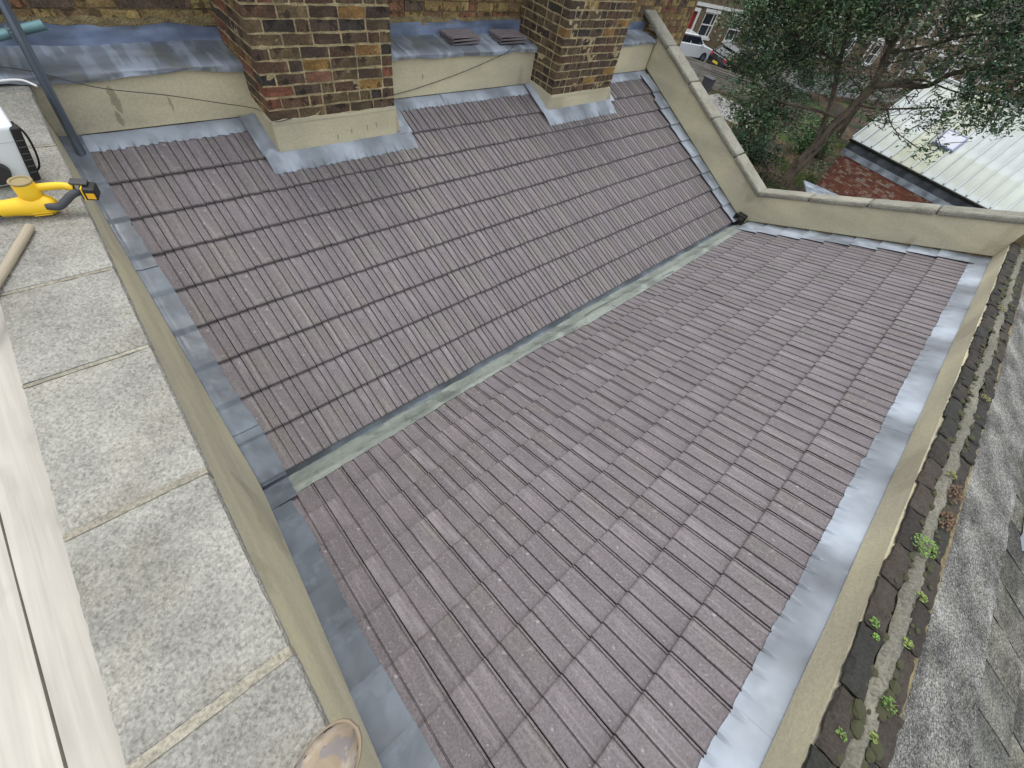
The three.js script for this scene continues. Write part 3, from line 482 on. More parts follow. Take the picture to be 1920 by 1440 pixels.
// ---------------------------------------------------------------- loose things on the roof
{ // two piles of spare tiles on the lead cap
  const tg = tileGeo(profL, .36, .018, 0, PER, 0);
  [[3.30, -2.78, .05], [3.93, -2.765, -.03]].forEach(([x, z, a], i) => {
    for (let k = 0; k < 2; k++) { const m = solo('roof_tile', tg, M.tile[1 + k], (k ? 'upper' : 'lower') + ' spare roof tile of the pile ' + (i ? 'lying close to the brown brick chimney' : 'lying out along the lead cap'), 'tile', 'spare tiles on the lead cap'); m.scale.set(1.12, 1.25, 1); m.rotation.y = -Math.PI / 2 + a + rr(-.05, .05); m.position.set(x + rr(-.012, .012), YA + .062 + k * .030, z + (k ? .008 : 0)); m.position.x += .36; m.rotation.y = -Math.PI / 2 + a; m.position.x -= .36; }
  });
}
{ // boot of the person taking the picture
  const b = thing('work_boot', 'scuffed tan leather work boot standing on the coping', 'boot');
  const L = .30, tip = .062, sec = (t) => { // t 0 heel .. 1 toe
    const w = t < .35 ? lerp(.036, .038, t / .35) : t < .72 ? lerp(.038, .051, sstep(.35, .72, t)) : .051 * Math.sqrt(Math.max(0, 1 - ((t - .72) / .285) ** 2.2));
    const h = t < .3 ? .105 : t < .78 ? lerp(.105, .062, sstep(.3, .72, t)) : .062 * Math.pow(Math.max(0.0, 1 - ((t - .78) / .222) ** 2.4), .55);
    return [Math.max(w, .004), Math.max(h, .010)]; };
  const rows = 40, n = 28, pos = [], idx = [], uv = [];
  for (let i = 0; i <= rows; i++) { const t = i / rows, [w, h] = sec(t); for (let j = 0; j <= n; j++) { const a = Math.PI * j / n, c = Math.cos(a), s = Math.sin(a); const e = .62; const zz = w * Math.sign(c) * Math.abs(c) ** e, yy = h * s ** .75; const cr = (t > .5 && t < .75) ? .0025 * Math.sin(t * 130 + zz * 40) * s : 0; pos.push(-L + t * L, .024 + yy + cr + (n3(t * 30, j * .7, 2) - .5) * .002, zz + .008 * Math.sin(t * 3)); uv.push(t * .3, j / n * .2); } }
  for (let i = 0; i < rows; i++) for (let j = 0; j < n; j++) { const k = i * (n + 1) + j; idx.push(k, k + 1, k + n + 2, k, k + n + 2, k + n + 1); }
  const g = new THREE.BufferGeometry(); g.setAttribute('position', new THREE.Float32BufferAttribute(pos, 3)); g.setAttribute('uv', new THREE.Float32BufferAttribute(uv, 2)); g.setIndex(idx); g.computeVertexNormals();
  const sp = specks(90, .01, .045);
  const leather = tex(512, .3, (u, v) => { const b = fbm(u * 6, v * 6, 6, 5), d = sstep(.54, .66, fbm(u * 11 + 4, v * 11, 11, 4)), w = sp(u, v); let c = [196 + (b - .5) * 110, 178 + (b - .5) * 110, 154 + (b - .5) * 110]; c = c.map((q, i) => lerp(q, [150, 146, 152][i], d * .7)); c = c.map((q, i) => lerp(q, [222, 214, 204][i], w * .6)); const dr = sstep(.66, .74, fbm(u * 14 + 9, v * 14 + 5, 14, 4)); return c.map((q, i) => lerp(q, [70, 48, 44][i], dr)); });
  const lm = mat({ color: lin(.60, .60, .60), map: leather, roughness: .85, bumpMap: leather, bumpScale: .002, side: THREE.DoubleSide });
  part('upper', g, lm, b);
  const so = new THREE.Shape(); for (let i = 0; i <= 60; i++) { const t = i / 60, w = sec(t)[0] + .001; const q = [-L + t * (L + .003), w + .008 * Math.sin(t * 3)]; i ? so.lineTo(...q) : so.moveTo(...q); } for (let i = 60; i >= 0; i--) { const t = i / 60, w = sec(t)[0] + .001; so.lineTo(-L + t * (L + .003), -w + .008 * Math.sin(t * 3)); }
  const sg = new THREE.ExtrudeGeometry(so, { depth: .018, bevelEnabled: true, bevelSize: .002, bevelThickness: .002, bevelSegments: 2 }); sg.rotateX(Math.PI / 2).translate(0, .024, 0);
  part('sole', muv(sg), mat({ color: lin(.30, .24, .17), roughness: .85 }), b);
  part('stitching', tube(Array.from({ length: 13 }, (_, i) => { const t = .72 + .26 * Math.sin(Math.PI * i / 12), z = lerp(-1, 1, i / 12); const [w, h] = sec(t); return [-L + t * L, .026 + h * .55, z * w * .86 + .008 * Math.sin(t * 3)]; }), .0012, 40, 5), mat({ color: lin(.5, .45, .38), roughness: .8 }), b);
  part('ankle', muv(new THREE.CylinderGeometry(.05, .043, .16, 24, 4, true).scale(1.15, 1, .92).translate(-.225, .20, .0)), lm, b);
  for (let i = 0; i < 4; i++) part('lace', tube([[-.115 - i * .028, .098 + i * .011, -.022], [-.118 - i * .028, .108 + i * .012, 0], [-.115 - i * .028, .098 + i * .011, .022]], .003, 12, 6), M.wire, b);
  b.position.set(tip - .028, YF + .003, 1.435); b.rotation.y = .30; b.scale.setScalar(1.28);
}
{ // battery blower
  const o = thing('leaf_blower', 'yellow and black cordless blower lying on the coping slabs', 'blower');
  const Yl = mat({ color: lin(.86, .55, .022), roughness: .42 }), Gr = mat({ color: lin(.055, .06, .07), roughness: .65 }), Bk = mat({ color: lin(.018, .018, .02), roughness: .5 });
  const lathe = (pts, x = 0) => new THREE.LatheGeometry(pts.map(p => new THREE.Vector2(p[1], p[0])), 32).rotateZ(-Math.PI / 2).translate(x, 0, 0);
  part('nozzle', lathe([[-.42, .026], [-.42, .029], [-.06, .036], [-.05, .030]]), Bk, o);
  const body = part('body', lathe([[-.065, .001], [-.064, .036], [-.06, .0375], [-.02, .038], [.02, .043], [.06, .049], [.10, .050], [.13, .045], [.15, .034], [.16, .018], [.162, .001]]), Yl, o);
  for (let i = 0; i < 4; i++) part('vent_rib', rod([.055, -.012 + i * .011 - .018, .046], [.125, -.010 + i * .011 - .018, .047], .0022, 6), Yl, body);
  part('motor_housing', new THREE.LatheGeometry([[.001, 0], [.047, 0], [.046, .05], [.044, .085], [.041, .093], [.001, .095]].map(p => new THREE.Vector2(...p)), 32).translate(.085, .02, -.015), Yl, o);
  const cap = part('intake_ring', mergeGeometries([new THREE.TorusGeometry(.041, .006, 10, 32).rotateX(Math.PI / 2).translate(.085, .118, -.015), new THREE.CylinderGeometry(.038, .038, .006, 28).translate(.085, .114, -.015)].map(g => muv(g))), mat({ color: lin(.30, .24, .12), roughness: .6 }), o);
  part('upper_arm', tube([[.10, .075, -.02], [.17, .078, -.02], [.225, .076, -.016], [.26, .066, -.008]], .018, 24, 14), Yl, o);
  part('handle', tube([[.12, .008, .034], [.165, .004, .040], [.20, .022, .034], [.235, .044, .022], [.275, .056, .008]], .0175, 30, 14), Gr, o);
  part('hanging_ring', new THREE.TorusGeometry(.012, .003, 8, 18).translate(.175, -.016, .046), mat({ color: lin(.4, .34, .25), roughness: .4, metalness: .6 }), o);
  const bat = part('battery', muv(new RoundedBoxGeometry(.062, .062, .082, 3, .008)), Bk, o); bat.position.set(.315, .05, .006); bat.rotation.set(0, -.15, -.12);
  part('battery_panel', muv(new RoundedBoxGeometry(.034, .03, .004, 2, .0015).translate(.008, -.006, .0415)), mat({ color: lin(.88, .48, .02), roughness: .4 }), bat);
  part('battery_band', muv(new RoundedBoxGeometry(.006, .066, .086, 2, .0025).translate(-.02, 0, 0)), Yl, bat);
  part('battery_top', muv(new RoundedBoxGeometry(.07, .012, .05, 2, .004).translate(-.03, .04, -.012)), mat({ color: lin(.06, .06, .065), roughness: .5 }), bat);
  o.position.set(-.16, YF + .046, -1.10); o.rotation.y = -.18; o.scale.setScalar(.87);
}
{ // white case with black edge
  const o = thing('tool_case', 'white plastic case with black ribbed corner standing on the coping', 'case');
  part('shell', muv(new RoundedBoxGeometry(.30, .255, .34, 4, .022).translate(-.19, .1285, -.17)), mat({ color: lin(.72, .78, .82), roughness: .4 }), o);
  const e = part('corner_strip', muv(new RoundedBoxGeometry(.034, .235, .05, 3, .008).translate(-.042, .1285, -.014)), M.dark, o);
  for (let i = 0; i < 6; i++) part('rib', muv(new RoundedBoxGeometry(.026, .005, .008, 2, .002).translate(-.042, .055 + i * .028, .011)), mat({ color: lin(.06, .06, .065), roughness: .5 }), e);
  part('carry_strap', tube([[-.040, .245, -.06], [-.012, .20, -.03], [-.010, .06, -.03], [-.040, .012, -.06]], .0045, 24, 8), M.dark, o);
  part('cap', muv(mergeGeometries([new THREE.CylinderGeometry(.042, .046, .03, 28).rotateX(Math.PI / 2).translate(-.16, .07, .012), new THREE.TorusGeometry(.012, .005, 8, 16).translate(-.158, .118, .014)].map(g => g.index ? g.toNonIndexed() : g))), mat({ color: lin(.03, .032, .035), roughness: .55 }), o);
  part('seam', muv(box(.262, .002, .002, -.19, .19, .0005)), mat({ color: lin(.45, .5, .53), roughness: .5 }), o);
  const sh = new THREE.Matrix4().set(1, .24, 0, 0, 0, 1, 0, 0, 0, .10, 1, 0, 0, 0, 0, 1); o.traverse(m => { if (m.isMesh) m.geometry.applyMatrix4(sh); });
  o.position.set(-.022, YF + .002, -1.37); o.rotation.y = .05;
}
solo('wooden_handle', (() => { const g = new THREE.CylinderGeometry(.017, .0135, .62, 18, 12); const p = g.attributes.position; for (let i = 0; i < p.count; i++) { const y = p.getY(i); p.setX(i, p.getX(i) * (1 + .05 * Math.sin(y * 14))); } g.applyQuaternion(new THREE.Quaternion().setFromUnitVectors(V3(0, 1, 0), V3(.42, 0, -.9).normalize())); return g.translate(-.158 - .31 * .4, YF + .018, -.97 + .31 * .87); })(), M.wood, 'round wooden tool handle lying on the coping near the blower', 'handle');

// weeds in the mortar on the party wall
{
  const leafG = (n, R, H, sz) => { const gs = []; for (let i = 0; i < n; i++) { const a = rr(0, 6.283), r = R * Math.sqrt(rnd()), h = H * rr(.25, 1) * (1 - .5 * r / R); const s = sz * rr(.6, 1.3); const g = new THREE.CircleGeometry(s, 6); const p = g.attributes.position; for (let k = 0; k < p.count; k++) p.setZ(k, -8 * p.getX(k) ** 2 / .02 * .02 + p.getY(k) ** 2 * 6); g.scale(.7, 1, 1); g.rotateX(-Math.PI / 2 + rr(-.7, .7)); g.rotateZ(rr(-.6, .6)); g.rotateY(a); g.translate(Math.cos(a) * r, h, Math.sin(a) * r); gs.push(g.toNonIndexed()); } const g = mergeGeometries(gs); g.computeVertexNormals(); return g; };
  const stemsG = (n, R, H) => mergeGeometries(Array.from({ length: n }, () => { const a = rr(0, 6.28), r = R * rr(.3, .9); return tube([[0, -.005, 0], [Math.cos(a) * r * .5, H * .45, Math.sin(a) * r * .5], [Math.cos(a) * r, H * rr(.5, .9), Math.sin(a) * r]], .0012, 6, 4); }));
  const gm = [[.15, .28, .05], [.11, .21, .04], [.20, .28, .06], [.19, .20, .06]].map(c => mat({ color: lin(...c), roughness: .7, side: THREE.DoubleSide }));
  const W = [[2.12, 2.535, .06, .06, 130, 0, 'bushy bright green weed, largest tuft on the mossy wall'], [1.03, 2.585, .038, .045, 60, 0, 'round green weed in the mortar at the near end of the mossy wall'], [1.14, 2.49, .02, .022, 20, 1, 'tiny green sprig at the rendered edge near the round weed'], [1.87, 2.585, .024, .025, 30, 2, 'small yellow green weed just below the bushy tuft'], [1.60, 2.47, .022, .02, 26, 1, 'small dark green sprig hanging at the rendered edge of the wall'], [1.63, 2.59, .022, .02, 26, 2, 'little yellow green weed across from the hanging sprig'], [1.36, 2.585, .028, .028, 40, 1, 'green weed between the second creasing tiles and mortar strip'], [1.22, 2.575, .018, .018, 22, 2, 'tiny yellow weed cushion in the mortar strip'], [1.55, 2.49, .016, .016, 16, 0, 'speck of green leaves on the first creasing tiles'], [2.7, 2.55, .03, .03, 40, 3, 'olive tuft in the mortar beyond the bushy weed'], [3.6, 2.60, .03, .02, 36, 3, 'dry olive tuft farther along the mossy wall'], [5.0, 2.53, .04, .03, 50, 3, 'low olive tuft near the far end of the mossy wall']];
  for (const [x, z, R, H, n, c, lbl] of W) { const o = thing('weed', lbl, 'weed', 'weeds on the mossy wall'); part('leaves', leafG(Math.round(n * 1.3), R, H, .0052), gm[c], o); part('stems', stemsG(6, R, H), gm[3], o); o.position.set(x, 1.222 + (z < 2.5 ? -.006 : 0), z); o.scale.setScalar(.9); }
  { const gs = []; for (let i = 0; i < 420; i++) { const x = rr(-.1, 6.7), side = rnd(), z = side < .4 ? rr(2.50, 2.53) : side < .8 ? rr(2.575, 2.60) : rr(2.45, 2.64), r = rr(.006, .022) * (fbm(x * 3, 2, 256, 2) + .3); const g = new THREE.IcosahedronGeometry(r, 1); const p = g.attributes.position; for (let k = 0; k < p.count; k++) { const q = 1 + (n3(p.getX(k) * 220 + i, p.getY(k) * 220, p.getZ(k) * 220) - .5) * .9; p.setXYZ(k, p.getX(k) * q * 1.5, p.getY(k) * q * .55, p.getZ(k) * q); } g.translate(x, 1.216 + rr(-.006, .006), z); gs.push(g); }
    const g = mergeGeometries(gs); g.computeVertexNormals(); solo('moss', g, mat({ color: lin(.05, .052, .026), roughness: 1 }), 'dark cushions of moss scattered along the top of the party wall', 'moss', null, 'stuff'); }
  // dry brown moss and litter
  const dm = mat({ color: lin(.14, .085, .05), roughness: .95, side: THREE.DoubleSide });
  for (const [x, z, lbl] of [[2.38, 2.60, 'rusty brown dry moss clump by the mortar strip'], [2.6, 2.60, 'thin trail of brown dead moss behind the mortar strip']]) { const o = thing('dead_moss', lbl, 'moss'); part('clump', leafG(70, .045, .02, .006), dm, o); part('twigs', stemsG(8, .05, .02), dm, o); o.position.set(x, 1.218, z); o.scale.set(1.6, 1, .8); }
}
//BG0
// ---------------------------------------------------------------- street, gardens and houses below
const GY = -5;
{
  const soil = (u, v) => { const b = fbm(u * 8, v * 8, 8, 5), g = fbm(u * 60, v * 60, 60, 3), gr = sstep(.5, .62, fbm(u * 5 + 3, v * 5 + 1, 5, 4)); const k = .62 + (b - .5) * .8 + (g - .5) * .7; return [lerp(150, 92, gr) * k, lerp(128, 122, gr) * k, lerp(100, 48, gr) * k]; };
  M.soil = mat({ color: lin(.55, .52, .5), map: tex(1024, 9, soil), roughness: 1 });
  const asph = (u, v) => { const k = 150 + (fbm(u * 90, v * 90, 90, 3) - .5) * 90 + (fbm(u * 5, v * 5, 5, 4) - .5) * 60; return [k, k, k * 1.02]; };
  M.asphalt = mat({ color: lin(.32, .32, .33), map: tex(512, 4, asph), roughness: .95 });
  M.paveRed = mat({ color: lin(.30, .16, .12), map: M.asphalt.map, roughness: .95 });
  M.patio = mat({ color: lin(.75, .73, .68), map: M.asphalt.map, roughness: .9 });
  M.glass = new THREE.MeshPhysicalMaterial({ color: lin(.02, .025, .035), roughness: .08, metalness: 0, clearcoat: 1 });
  M.whitePaint = mat({ color: lin(.78, .79, .77), roughness: .5 });
}
const flat = (pts, y) => { const s = new THREE.Shape(pts.map(p => new THREE.Vector2(p[0], -p[1]))); return new THREE.ShapeGeometry(s).rotateX(-Math.PI / 2).translate(0, y, 0); };
const planar = g => { const p = g.attributes.position, uv = g.attributes.uv; for (let i = 0; i < p.count; i++) uv.setXY(i, p.getX(i), p.getZ(i)); return g; };
solo('ground', planar(new THREE.PlaneGeometry(520, 520).rotateX(-Math.PI / 2).translate(60, GY, 0)), M.soil, 'bare garden ground with patches of grass', 'ground', null, 'structure');
const D = V3(.917, 0, .4), NN = V3(-.4, 0, .917), O0 = V3(43.39, GY, -19.12);
const F2 = (t, n) => [O0.x + D.x * t + NN.x * n, O0.z + D.z * t + NN.z * n];
solo('road', planar(flat([F2(-60, 2.2), F2(90, 2.2), F2(90, 8), F2(-60, 8)], GY + .004)), M.asphalt, 'grey asphalt street in front of the terrace', 'road', null, 'structure');
solo('pavement', muv(new THREE.BoxGeometry(150, .12, 2.2).rotateY(Math.atan2(-D.z, D.x)).translate(F2(15, 1.08)[0], GY + .06, F2(15, 1.08)[1])), M.paveRed, 'red paved footway along the terrace', 'pavement', null, 'structure');
solo('path', planar(flat([[29.5, -12.2], [33.4, -12.2], [33.4, -8.6], [29.5, -8.6]], GY + .008)), M.patio, 'pale paved patio below the slatted fence', 'path', null, 'structure');
{
  const hb = mat({ color: lin(.34, .29, .20), map: M.brickDark[0].map, roughness: .95 }), rf = mat({ color: lin(.12, .115, .115), map: M.rough.map, roughness: .9 });
  const doors = [[.40, .02, .03], [.05, .10, .16], [.10, .14, .10], [.16, .05, .04], [.08, .08, .09], [.05, .05, .12], [.3, .3, .3], [.14, .03, .03], [.04, .08, .07], [.2, .16, .1]];
  const dl = ['red', 'navy', 'green', 'maroon', 'charcoal', 'dark blue', 'pale grey', 'dark red', 'dark green', 'tan'];
  for (let k = -1; k < 8; k++) {
    const i = k + 1; const h = thing('terrace_house', `${['second', 'tan', 'next', 'third', 'fourth', 'fifth', 'sixth', 'seventh', 'eighth'][i]} terraced house across the street, ${dl[(k + 10) % 10]} door`.replace('tan terraced', 'olive brick terraced').replace('next terraced', 'neighbouring terraced'), 'house', 'terrace across the street');
    h.position.set(...(() => { const q = F2(k * 7.2, 0); return [q[0], GY, q[1]]; })()); h.rotation.y = Math.atan2(-D.z, D.x);
    // front wall with real openings
    const x0 = -3.95, x1 = 3.25, s = shp([[x0, 0], [x1, 0], [x1, 5.6], [x0, 5.6]]); const hole = (a, b, c, d) => s.holes.push(new THREE.Path([[a, c], [b, c], [b, d], [a, d]].map(q => new THREE.Vector2(...q))));
    const win = [[-1.68, -.36, .72, 2.28], [1.32, 2.64, .72, 2.28], [-1.6, -.4, 3.5, 4.9], [1.4, 2.6, 3.5, 4.9], [-3.3, -2.4, 3.5, 4.9]];
    win.forEach(w => hole(...w)); hole(-3.32, -2.52, .15, 2.2);
    part('wall', muv(new THREE.ExtrudeGeometry(s, { depth: .25, bevelEnabled: false }).translate(0, 0, -.25)), hb, h);
    part('side_and_back_walls', mergeGeometries([box(.2, 5.6, 7.7, x0 + .1, 2.8, -4.1), box(.2, 5.6, 7.7, x1 - .1, 2.8, -4.1), box(7.2, 5.6, .2, -.35, 2.8, -8.05), box(6.8, .1, 7.6, -.35, 2.95, -4.1)].map(g => muv(g))), hb, h);
    part('string_course', muv(box(5.3, .2, .12, -.75, 2.66, .06)), M.whitePaint, h);
    for (const [a, b, c, d] of win) {
      const w = part('window', muv(mergeGeometries([box(.09, d - c, .1, a + .045, (c + d) / 2, -.08), box(.09, d - c, .1, b - .045, (c + d) / 2, -.08), box(b - a - .18, .09, .1, (a + b) / 2, d - .045, -.08), box(b - a - .18, .09, .1, (a + b) / 2, c + .045, -.08), box(b - a - .18, .07, .12, (a + b) / 2, (c + d) / 2, -.07), box(.05, d - c - .18, .08, lerp(a, b, .72), (c + d) / 2, -.085)].map(g => g.toNonIndexed()))), M.whitePaint, h);
      part('pane', muv(box(b - a - .18, d - c - .18, .01, (a + b) / 2, (c + d) / 2, -.12)), M.glass, w);
      part('lintel', muv(box(b - a + .24, .2, .06, (a + b) / 2, d + .1, .031)), M.whitePaint, w); part('sill', muv(box(b - a + .2, .14, .14, (a + b) / 2, c - .07, .05)), M.whitePaint, w);
    }
    const dr = part('door', muv(box(.8, 2.05, .06, -2.92, 1.175, -.12)), mat({ color: lin(...doors[(k + 10) % 10]), roughness: .5 }), h); part('door_knob', new THREE.SphereGeometry(.04, 10, 8).translate(-2.62, 1.1, -.07), M.galv, dr);
    part('door_surround', muv(mergeGeometries([box(.16, 2.1, .1, -2.43, 1.2, .051), box(1.1, .2, .12, -2.92, 2.31, .061)].map(g => g.toNonIndexed()))), M.whitePaint, h);
    const roof = part('roof', muv(mergeGeometries([xf(box(7.2, .14, 5.0), -.35, 6.62, -1.9, .52, 0, 0), xf(box(7.2, .14, 5.0), -.35, 6.62, -6.2, -.52, 0, 0)].map(g => g.toNonIndexed()))), rf, h);
    part('chimney', muv(box(.9, 1.6, .6, -3.6, 8.1, -4)), hb, roof);
  }
}
function car(name, label, col, x, z, ry, sc = 1) {
  const c = thing(name, label, 'car'); const pm = new THREE.MeshPhysicalMaterial({ color: lin(...col), roughness: .3, clearcoat: 1, clearcoatRoughness: .08 }), bk = M.dark;
  const prof = (pts, w, bev) => { const s = new THREE.Shape(); pts.forEach((p, i) => i ? s.lineTo(...p) : s.moveTo(...p)); const g = new THREE.ExtrudeGeometry(s, { depth: w - 2 * bev, bevelEnabled: true, bevelSize: bev * .7, bevelThickness: bev, bevelSegments: 3 }); return g.translate(0, 0, -(w - 2 * bev) / 2); };
  const arch = (cx, r) => Array.from({ length: 9 }, (_, i) => { const a = Math.PI * i / 8; return [cx - r * Math.cos(a), .28 + r * Math.sin(a)]; });
  const low = [[-2.0, .34], [-1.62, .28], ...arch(-1.25, .36).slice(0), [-.85, .26], [.9, .26], ...arch(1.3, .36), [1.7, .28], [1.98, .36], [2.02, .62], [1.9, .78], [1.05, .93], [-1.95, .98], [-2.04, .72]];
  part('body', prof(low, 1.74, .09), pm, c);
  const gh = part('greenhouse', prof([[1.05, .92], [.35, 1.40], [-1.2, 1.43], [-1.95, .97]], 1.5, .12), M.glass, c);
  part('roof_panel', prof([[.42, 1.39], [.2, 1.47], [-1.25, 1.50], [-1.5, 1.40]], 1.36, .08), pm, c);
  for (const s of [-1, 1]) { for (const [a, b] of [[[1.08, .93], [.38, 1.42]], [[-.35, .95], [-.38, 1.45]], [[-1.98, .98], [-1.35, 1.44]]]) part('pillar', rod([a[0], a[1], s * .74], [b[0], b[1], s * .66], .045, 8), pm, c);
    part('tail_light', muv(new RoundedBoxGeometry(.12, .22, .22, 2, .03).translate(-2.02, .84, s * .7)), mat({ color: lin(.45, .02, .02), roughness: .25 }), c);
    part('headlight', muv(new RoundedBoxGeometry(.2, .14, .3, 2, .04).translate(1.92, .70, s * .6)), mat({ color: lin(.7, .72, .75), roughness: .2 }), c);
    part('door_mirror', muv(new RoundedBoxGeometry(.12, .12, .2, 2, .03).translate(.72, 1.02, s * .95)), pm, c);
    for (const wx of [-1.25, 1.3]) { const w = part('wheel', muv(new THREE.TorusGeometry(.235, .085, 10, 24).translate(wx, .31, s * .78)), bk, c); part('rim', muv(new THREE.CylinderGeometry(.2, .2, .1, 20).rotateX(Math.PI / 2).translate(wx, .31, s * .79)), M.galv, w); } }
  part('number_plate', muv(box(.02, .12, .52, -2.105, .6, 0)), mat({ color: lin(.75, .55, .05), roughness: .5 }), c);
  part('rear_bumper', muv(new RoundedBoxGeometry(.16, .2, 1.66, 3, .06).translate(-2.04, .42, 0)), col[0] < .1 ? bk : pm, c);
  c.position.set(x, GY + .006, z); c.rotation.y = ry; c.scale.setScalar(sc); return c;
}
car('parked_car', 'black hatchback parked behind the slatted fence, yellow rear plate', [.008, .008, .01], 39.2, -14.0, Math.atan2(-D.z, D.x), 1.16);
car('parked_car', 'white hatchback parked close to the terrace across the street', [.70, .74, .76], 37.9, -18.2, Math.atan2(-D.z, D.x));
{ // slatted fence
  const f = thing('slatted_fence', 'weathered grey fence of horizontal timber slats beside the patio', 'fence'); const a = V3(32.3, GY, -15.6), b = V3(35.6, GY, -9.1), L = a.distanceTo(b);
  const sm = [[.36, .34, .31], [.30, .29, .27], [.42, .40, .37]].map(c => mat({ color: lin(...c), map: M.board.map, roughness: .9 })); const sg = muv(box(L, .085, .022));
  for (let i = 0; i < 10; i++) part('slat', sg, pick(sm), f).position.set(L / 2, .1 + i * .118, .03);
  for (let i = 0; i < 5; i++) part('post', muv(box(.09, 1.25, .09)), sm[1], f).position.set(L * i / 4, .62, -.03);
  f.position.copy(a); f.rotation.y = Math.atan2(-(b.z - a.z), b.x - a.x);
  const bin = thing('wheelie_bin', 'dark grey bin standing before the slatted fence', 'bin'); const bm = mat({ color: lin(.05, .055, .065), roughness: .6 });
  part('tub', muv((() => { const g = new THREE.CylinderGeometry(.42, .34, .95, 4).rotateY(Math.PI / 4).translate(0, .5, 0); return g; })()), bm, bin); part('lid', muv(new RoundedBoxGeometry(.66, .06, .7, 2, .02).translate(0, 1.0, 0)), bm, bin); part('handle', rod([-.3, .98, -.36], [.3, .98, -.36], .02), bm, bin);
  for (const s of [-1, 1]) part('wheel', muv(new THREE.CylinderGeometry(.1, .1, .05, 16).rotateZ(Math.PI / 2).translate(s * .3, .1, -.3)), M.dark, bin);
  bin.position.set(31.4, GY + .008, -12.3);
}
{ // workshop with pale standing seam roof
  const w = thing('workshop', 'brick workshop with pale green white standing seam metal roof', 'building'); w.position.set(26.35, -2.6, -2.3); w.rotation.y = -.08;
  const rt = (u, v) => { const b = fbm(u * 5, v * 5, 5, 5), st = af(u, v, 3, 30); const m = sstep(.56, .7, fbm(u * 4 + 7, v * 4 + 3, 4, 4)); const k = 226 + (b - .5) * 40 + (st - .5) * 26; return [lerp(k * .98, 186, m * .3), lerp(k, 190, m * .3), lerp(k * .99, 160, m * .3)]; };
  const rtx = tex(512, 4, rt), rm = [[.66, .69, .70], [.70, .72, .73], [.62, .645, .66], [.62, .63, .53]].map(c => mat({ color: lin(...c), map: rtx, roughness: .5, metalness: .1 }));
  const R = 5.4, tr = .42, sp = .47, pgeo = muv(xf(box(R / Math.cos(Math.atan(tr)), .03, sp - .006), 0, 0, 0)), sgeo = muv(box(R / Math.cos(Math.atan(tr)), .10, .045)); const A = Math.atan(tr);
  const metal = part('metal_roof', muv(box(.3, .1, 10.4, R, R * tr + .05, 5.17)), rm[1], w, 'pale ridge cap');
  for (let i = 0; i < 22; i++) { const p = part('roof_panel', pgeo, i > 3 && i < 7 ? pick([rm[3], rm[2]]) : pick(rm.slice(0, 3)), metal); p.position.set(R / 2, R * tr / 2, .24 + i * sp); p.rotation.z = A; const q = part('standing_seam', sgeo, rm[2], metal); q.position.set(R / 2, R * tr / 2 + .05, i * sp); q.rotation.z = A; }
  { const p = part('rear_slope', muv(box(R / Math.cos(A), .03, 10.34)), rm[0], w); p.position.set(R * 1.5 + .1, R * tr / 2, 5.17); p.rotation.z = -A; }
  const gt = part('gutter', muv(xf(new THREE.CylinderGeometry(.07, .07, 10.4, 12, 1, false, 0, Math.PI).rotateX(Math.PI / 2).rotateZ(-Math.PI / 2), -.04, -.03, 5.17)), M.dark, w);
  for (let i = 0; i < 13; i++) part('gutter_bracket', muv(box(.05, .12, .04, -.06, -.05, .2 + i * .83)), M.dark, gt);
  part('fascia', muv(box(.06, .36, 10.3, .09, -.26, 5.17)), mat({ color: lin(.20, .205, .22), map: M.lead.map, roughness: .8 }), w);
  part('lead_band', muv(xf(box(.06, .24, 10.32), .03, -.53, 5.17, 0, 0, -.25)), M.lead, w);
  const bg = [], cols = [[.30, .12, .08], [.26, .10, .07], [.35, .16, .11], [.22, .09, .07], [.40, .26, .20], [.42, .31, .25]];
  for (let r = 0; r < 24; r++) { let z = .05 + (r % 2) * .11; while (z < 9.9) { const L = rnd() < .3 ? .105 : .215; const g = box(.1, .064, L - .012, .10 + rr(-.006, .006), -.70 - r * .076, z + L / 2); const c = rnd() < .25 ? pick(cols.slice(4)) : pick(cols.slice(0, 4)); const n = g.attributes.position.count, a = new Float32Array(n * 3); for (let i = 0; i < n; i++) { a[i * 3] = c[0]; a[i * 3 + 1] = c[1]; a[i * 3 + 2] = c[2]; } g.setAttribute('color', new THREE.BufferAttribute(a, 3)); bg.push(g); z += L; } }
  const bm = part('brickwork', mergeGeometries(bg), mat({ vertexColors: true, roughness: .95 }), w); bm.userData.kind = 'stuff';
  part('wall', muv(mergeGeometries([box(.2, 2.4, 10, .24, -1.42, 5.05), box(10.2, 2.4, .2, 5.4, -1.42, .12), (() => { const s = shp([[.3, -.3], [10.5, -.3], [5.4, R * tr - .15]]); return new THREE.ExtrudeGeometry(s, { depth: .15, bevelEnabled: false }).translate(0, 0, .03); })()].map(g => g.toNonIndexed ? (g.index ? g.toNonIndexed() : g) : g))), mat({ color: lin(.42, .34, .28), map: M.brickDark[0].map, roughness: .95 }), w);
  const sk = part('rooflight', muv(mergeGeometries([box(1.1, .1, .07, 0, 0, -.42), box(1.1, .1, .07, 0, 0, .42), box(.07, .1, .77, -.515, 0, 0), box(.07, .1, .77, .515, 0, 0)].map(g => g.toNonIndexed()))), mat({ color: lin(.20, .23, .36), roughness: .5 }), w); sk.position.set(2.15, 2.15 * tr + .08, 2.95); sk.rotation.z = A;
  part('pane', muv(box(.96, .02, .77, 0, .03, 0)), mat({ color: lin(.55, .57, .64), roughness: .2 }), sk);
}
